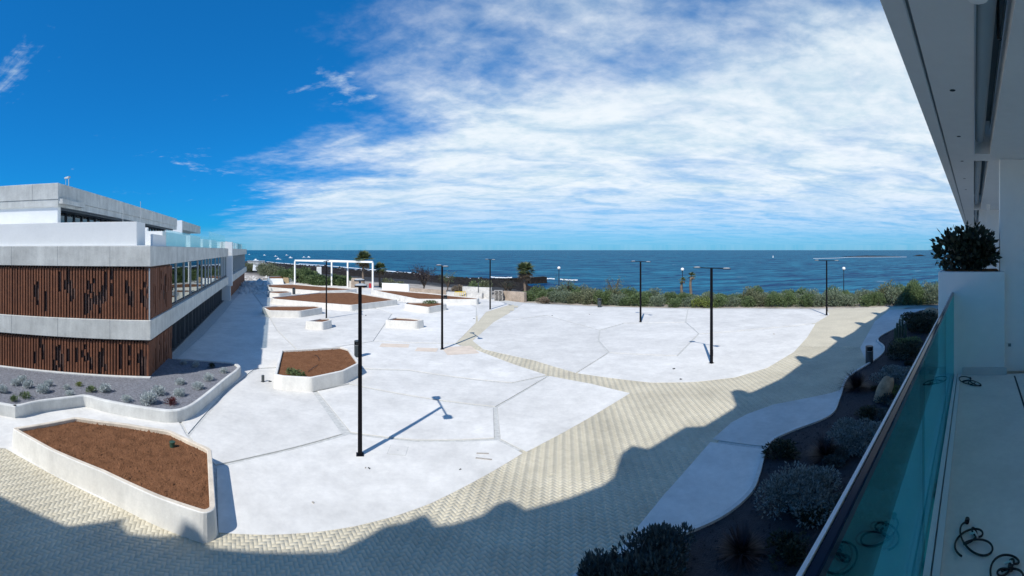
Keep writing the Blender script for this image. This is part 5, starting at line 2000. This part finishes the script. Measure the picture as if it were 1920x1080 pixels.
# ================================================================== SHORE ROCKS, BREAKWATER, REEF, SURF, BOATS
n = 7000
azr = np.concatenate([r.uniform(-0.62, 0.08, n), r.uniform(0.0, 0.3, 200)])
ts = r.uniform(0.35, 1.04, len(azr))
rsr, rpr = np.interp(azr, AZ, R_S), np.interp(azr, AZ, R_P)
rd = rpr + ts * (rsr - rpr)
xs, ys = rd * np.sin(azr), rd * np.cos(azr)
zs = ground_z(xs, ys)
s = r.gamma(2.0, 0.22, len(xs)) + 0.15
P = oc[None] * (s[:, None, None] * r.uniform(0.5, 1.5, (len(s), 5, 1))) * np.array([1.2, 1.2, 0.5]) + np.stack([xs, ys, zs], 1)[:, None]
F = (F3[None] + (np.arange(len(s)) * 5)[:, None, None]).reshape(-1, 3)
o = put(bpy.data.objects.new('shore_rocks', np_mesh('shore_rocks', P.reshape(-1, 3), F, 'rock_black')))
tag(o, 'jagged black lava rocks along the waterline', 'rocks', kind='stuff')


def rock_bar(name, label, pts, width, h, seed, cat):
    """uneven ridge of rock along a line in the water"""
    r = np.random.default_rng(seed)
    P = smooth_line(pts, 8)
    vs, fs = [], []
    k = 7
    for i, (x, y) in enumerate(P):
        d = Vector((P[min(i + 1, len(P) - 1)][0] - P[max(i - 1, 0)][0], P[min(i + 1, len(P) - 1)][1] - P[max(i - 1, 0)][1])).normalized()
        taper = min(1, 0.25 + 1.5 * min(i, len(P) - 1 - i) / len(P))
        for j in range(k):
            u = j / (k - 1) * 2 - 1
            z = (1 - u * u) ** 0.6 * h * taper * r.uniform(0.6, 1.25) - 0.3
            vs.append((x - d.y * u * width * taper + r.normal(0, 0.1 * width), y + d.x * u * width * taper, SEA + z))
    for i in range(len(P) - 1):
        for j in range(k - 1):
            fs.append((i * k + j, i * k + j + 1, (i + 1) * k + j + 1, (i + 1) * k + j))
    c = np.array([P[0][0], P[0][1], SEA])
    o = put(bpy.data.objects.new(name, np_mesh(name, np.array(vs) - c, fs, 'rock_black')))
    o.location = c
    return tag(o, label, cat)


def W(px, py):
    return G(px, py, SEA)


bw = [W(925, 530), W(960, 531), W(990, 531), W(1022, 530)]
c = W(990, 531)
t = thing('breakwater', 'dark stone breakwater jutting into the sea behind the palm', 'breakwater', (c[0], c[1], SEA))
mb = MB((c[0], c[1], SEA))
for a, b, h0, h1 in zip(bw, bw[1:], (1.0, 1.4, 1.8), (1.4, 1.8, 2.2)):
    mb.bar((a[0], a[1], SEA + h0 / 2 - 0.3), (b[0], b[1], SEA + h1 / 2 - 0.3), 3.0, 2.2)
mb.build('wall', 'rock_black', t, loc=(0, 0, 0))
r2 = np.random.default_rng(8)
mb = MB((c[0], c[1], SEA))
for k in range(60):
    u = r2.uniform(0, 1)
    x = np.interp(u, [0, .33, .66, 1], [p[0] for p in bw]); y = np.interp(u, [0, .33, .66, 1], [p[1] for p in bw]) + r2.uniform(-2.6, -1.2)
    s_ = r2.uniform(0.3, 0.8)
    mb.add([(x + a * s_ * r2.uniform(.6, 1.3), y + b * s_ * r2.uniform(.6, 1.3), SEA - 0.1 + e * s_ * 1.6) for a, b, e in oc], [(0, 1, 4), (1, 2, 4), (2, 3, 4), (3, 0, 4)])
o = mb.build('armour_stones', 'rock_black', t, loc=(0, 0, 0)); o['kind'] = 'stuff'

rock_bar('rock_reef', 'long low black reef breaking the sea surface far out', [W(1578, 481.5), W(1610, 481.3), W(1650, 481), W(1690, 481.2)], 9, 2.0, 1, 'reef')
rock_bar('rock_reef', 'short separate black reef rock far out at sea', [W(1712, 480.2), W(1724, 480), W(1735, 480.2)], 8, 2.4, 2, 'reef')


def surf(name, label, pts, w, seed):
    r = np.random.default_rng(seed)
    P = smooth_line(pts, 14)
    vs, fs = [], []
    for i, (x, y) in enumerate(P):
        ww = w * abs(math.sin(i * 0.37 + seed)) * r.uniform(0.3, 1.2) + 0.1
        oy = r.normal(0, w * 0.5)
        dn = math.hypot(x, y)
        ux, uy = x / dn, y / dn
        vs += [(x + ux * (oy - ww), y + uy * (oy - ww), SEA + 0.08), (x + ux * (oy + ww * 0.2), y + uy * (oy + ww * 0.2), SEA + 0.32), (x + ux * (oy + ww), y + uy * (oy + ww), SEA + 0.06)]
    for i in range(len(P) - 1):
        fs += [(3 * i, 3 * i + 1, 3 * i + 4, 3 * i + 3), (3 * i + 1, 3 * i + 2, 3 * i + 5, 3 * i + 4)]
    c = np.array([P[0][0], P[0][1], SEA])
    o = put(bpy.data.objects.new(name, np_mesh(name, np.array(vs) - c, fs, 'foam', True)))
    o.location = c
    return tag(o, label, 'surf', kind='stuff')


surf('surf', 'white surf breaking along the black shore rocks', [W(500, 491), W(530, 494), W(590, 499), W(640, 505), W(690, 508), W(720, 511), W(760, 513), W(800, 517), W(835, 521), W(870, 523.5), W(905, 524)], 2.6, 1)
surf('surf', 'second broken line of surf outside the rocks', [W(560, 495), W(600, 497.5), W(650, 502), W(700, 506.5), W(740, 510), W(790, 514)], 1.4, 4)
surf('surf', 'bright surf line left of the breakwater', [W(918, 519.5), W(930, 521), W(945, 521.5), W(960, 521)], 1.8, 2)
surf('surf', 'bright surf off the breakwater tip', [W(1024, 523.5), W(1033, 523.2), W(1040, 524)], 1.2, 3)
surf('surf', 'short white wave crest seaward of the hedge', [W(1050, 524.5), W(1062, 525.5), W(1075, 526), W(1083, 525.8)], 1.3, 5)
surf('surf', 'thin surf around the far reef', [W(1525, 485), W(1570, 484), W(1600, 482.5), W(1660, 482.2), W(1700, 482)], 1.3, 6)


def make_boat():
    t = thing('moored_boat', 'small white boat moored off the shore', 'boat', (0, 0, SEA), 0, 'small white boats moored offshore')
    mb = MB()
    st = [(-2.6, 0.85), (-1.0, 1.05), (0.8, 0.95), (2.2, 0.45), (3.0, 0.05)]
    vs, fs = [], []
    for x, w in st:
        vs += [(x, -w, 0.95), (x, -w * 0.6, 0.0), (x, w * 0.6, 0.0), (x, w, 0.95)]
    for i in range(len(st) - 1):
        for j in range(3):
            fs.append((4 * i + j, 4 * i + j + 1, 4 * i + j + 5, 4 * i + j + 4))
        fs.append((4 * i + 3, 4 * i, 4 * i + 4, 4 * i + 7))
    fs += [(0, 1, 2, 3)]
    mb.add(vs, fs)
    mb.build('hull', 'boat_white', t)
    MB().prism([(-1.2, -0.7), (0.9, -0.6), (0.9, 0.6), (-1.2, 0.7)], 0.951, 2.0, [(-1.0, -0.6), (0.4, -0.5), (0.4, 0.5), (-1.0, 0.6)]).build('cabin', 'boat_white', t)
    MB().tube([(-0.2, 0, 2.0), (-0.2, 0, 3.2)], 0.05, 6).build('mast', 'aluminium', t)
    return t


bt = make_boat()
for i, (x, y) in enumerate(((467.5, 477.5), (496, 479), (517, 481.3), (537.5, 479), (545, 484), (570, 483.5), (579, 483), (480, 489), (522, 486.8))):
    o = bt if i == 0 else copy_tree(bt)
    p = W(x, y)
    o.location = (p[0], p[1], SEA - 0.2)
    o.rotation_euler = (0, 0, random.uniform(-0.5, 0.5))
    o.scale = (1.0,) * 3 if i else (0.8,) * 3
o = copy_tree(bt)
p = W(1449.5, 483)
o.location = (p[0], p[1], SEA - 0.2)
o.scale = (0.35, 0.35, 1.5)
o['label'] = 'tiny lone sail on the open sea beyond the hedge'
if 'group' in o:
    del o['group']
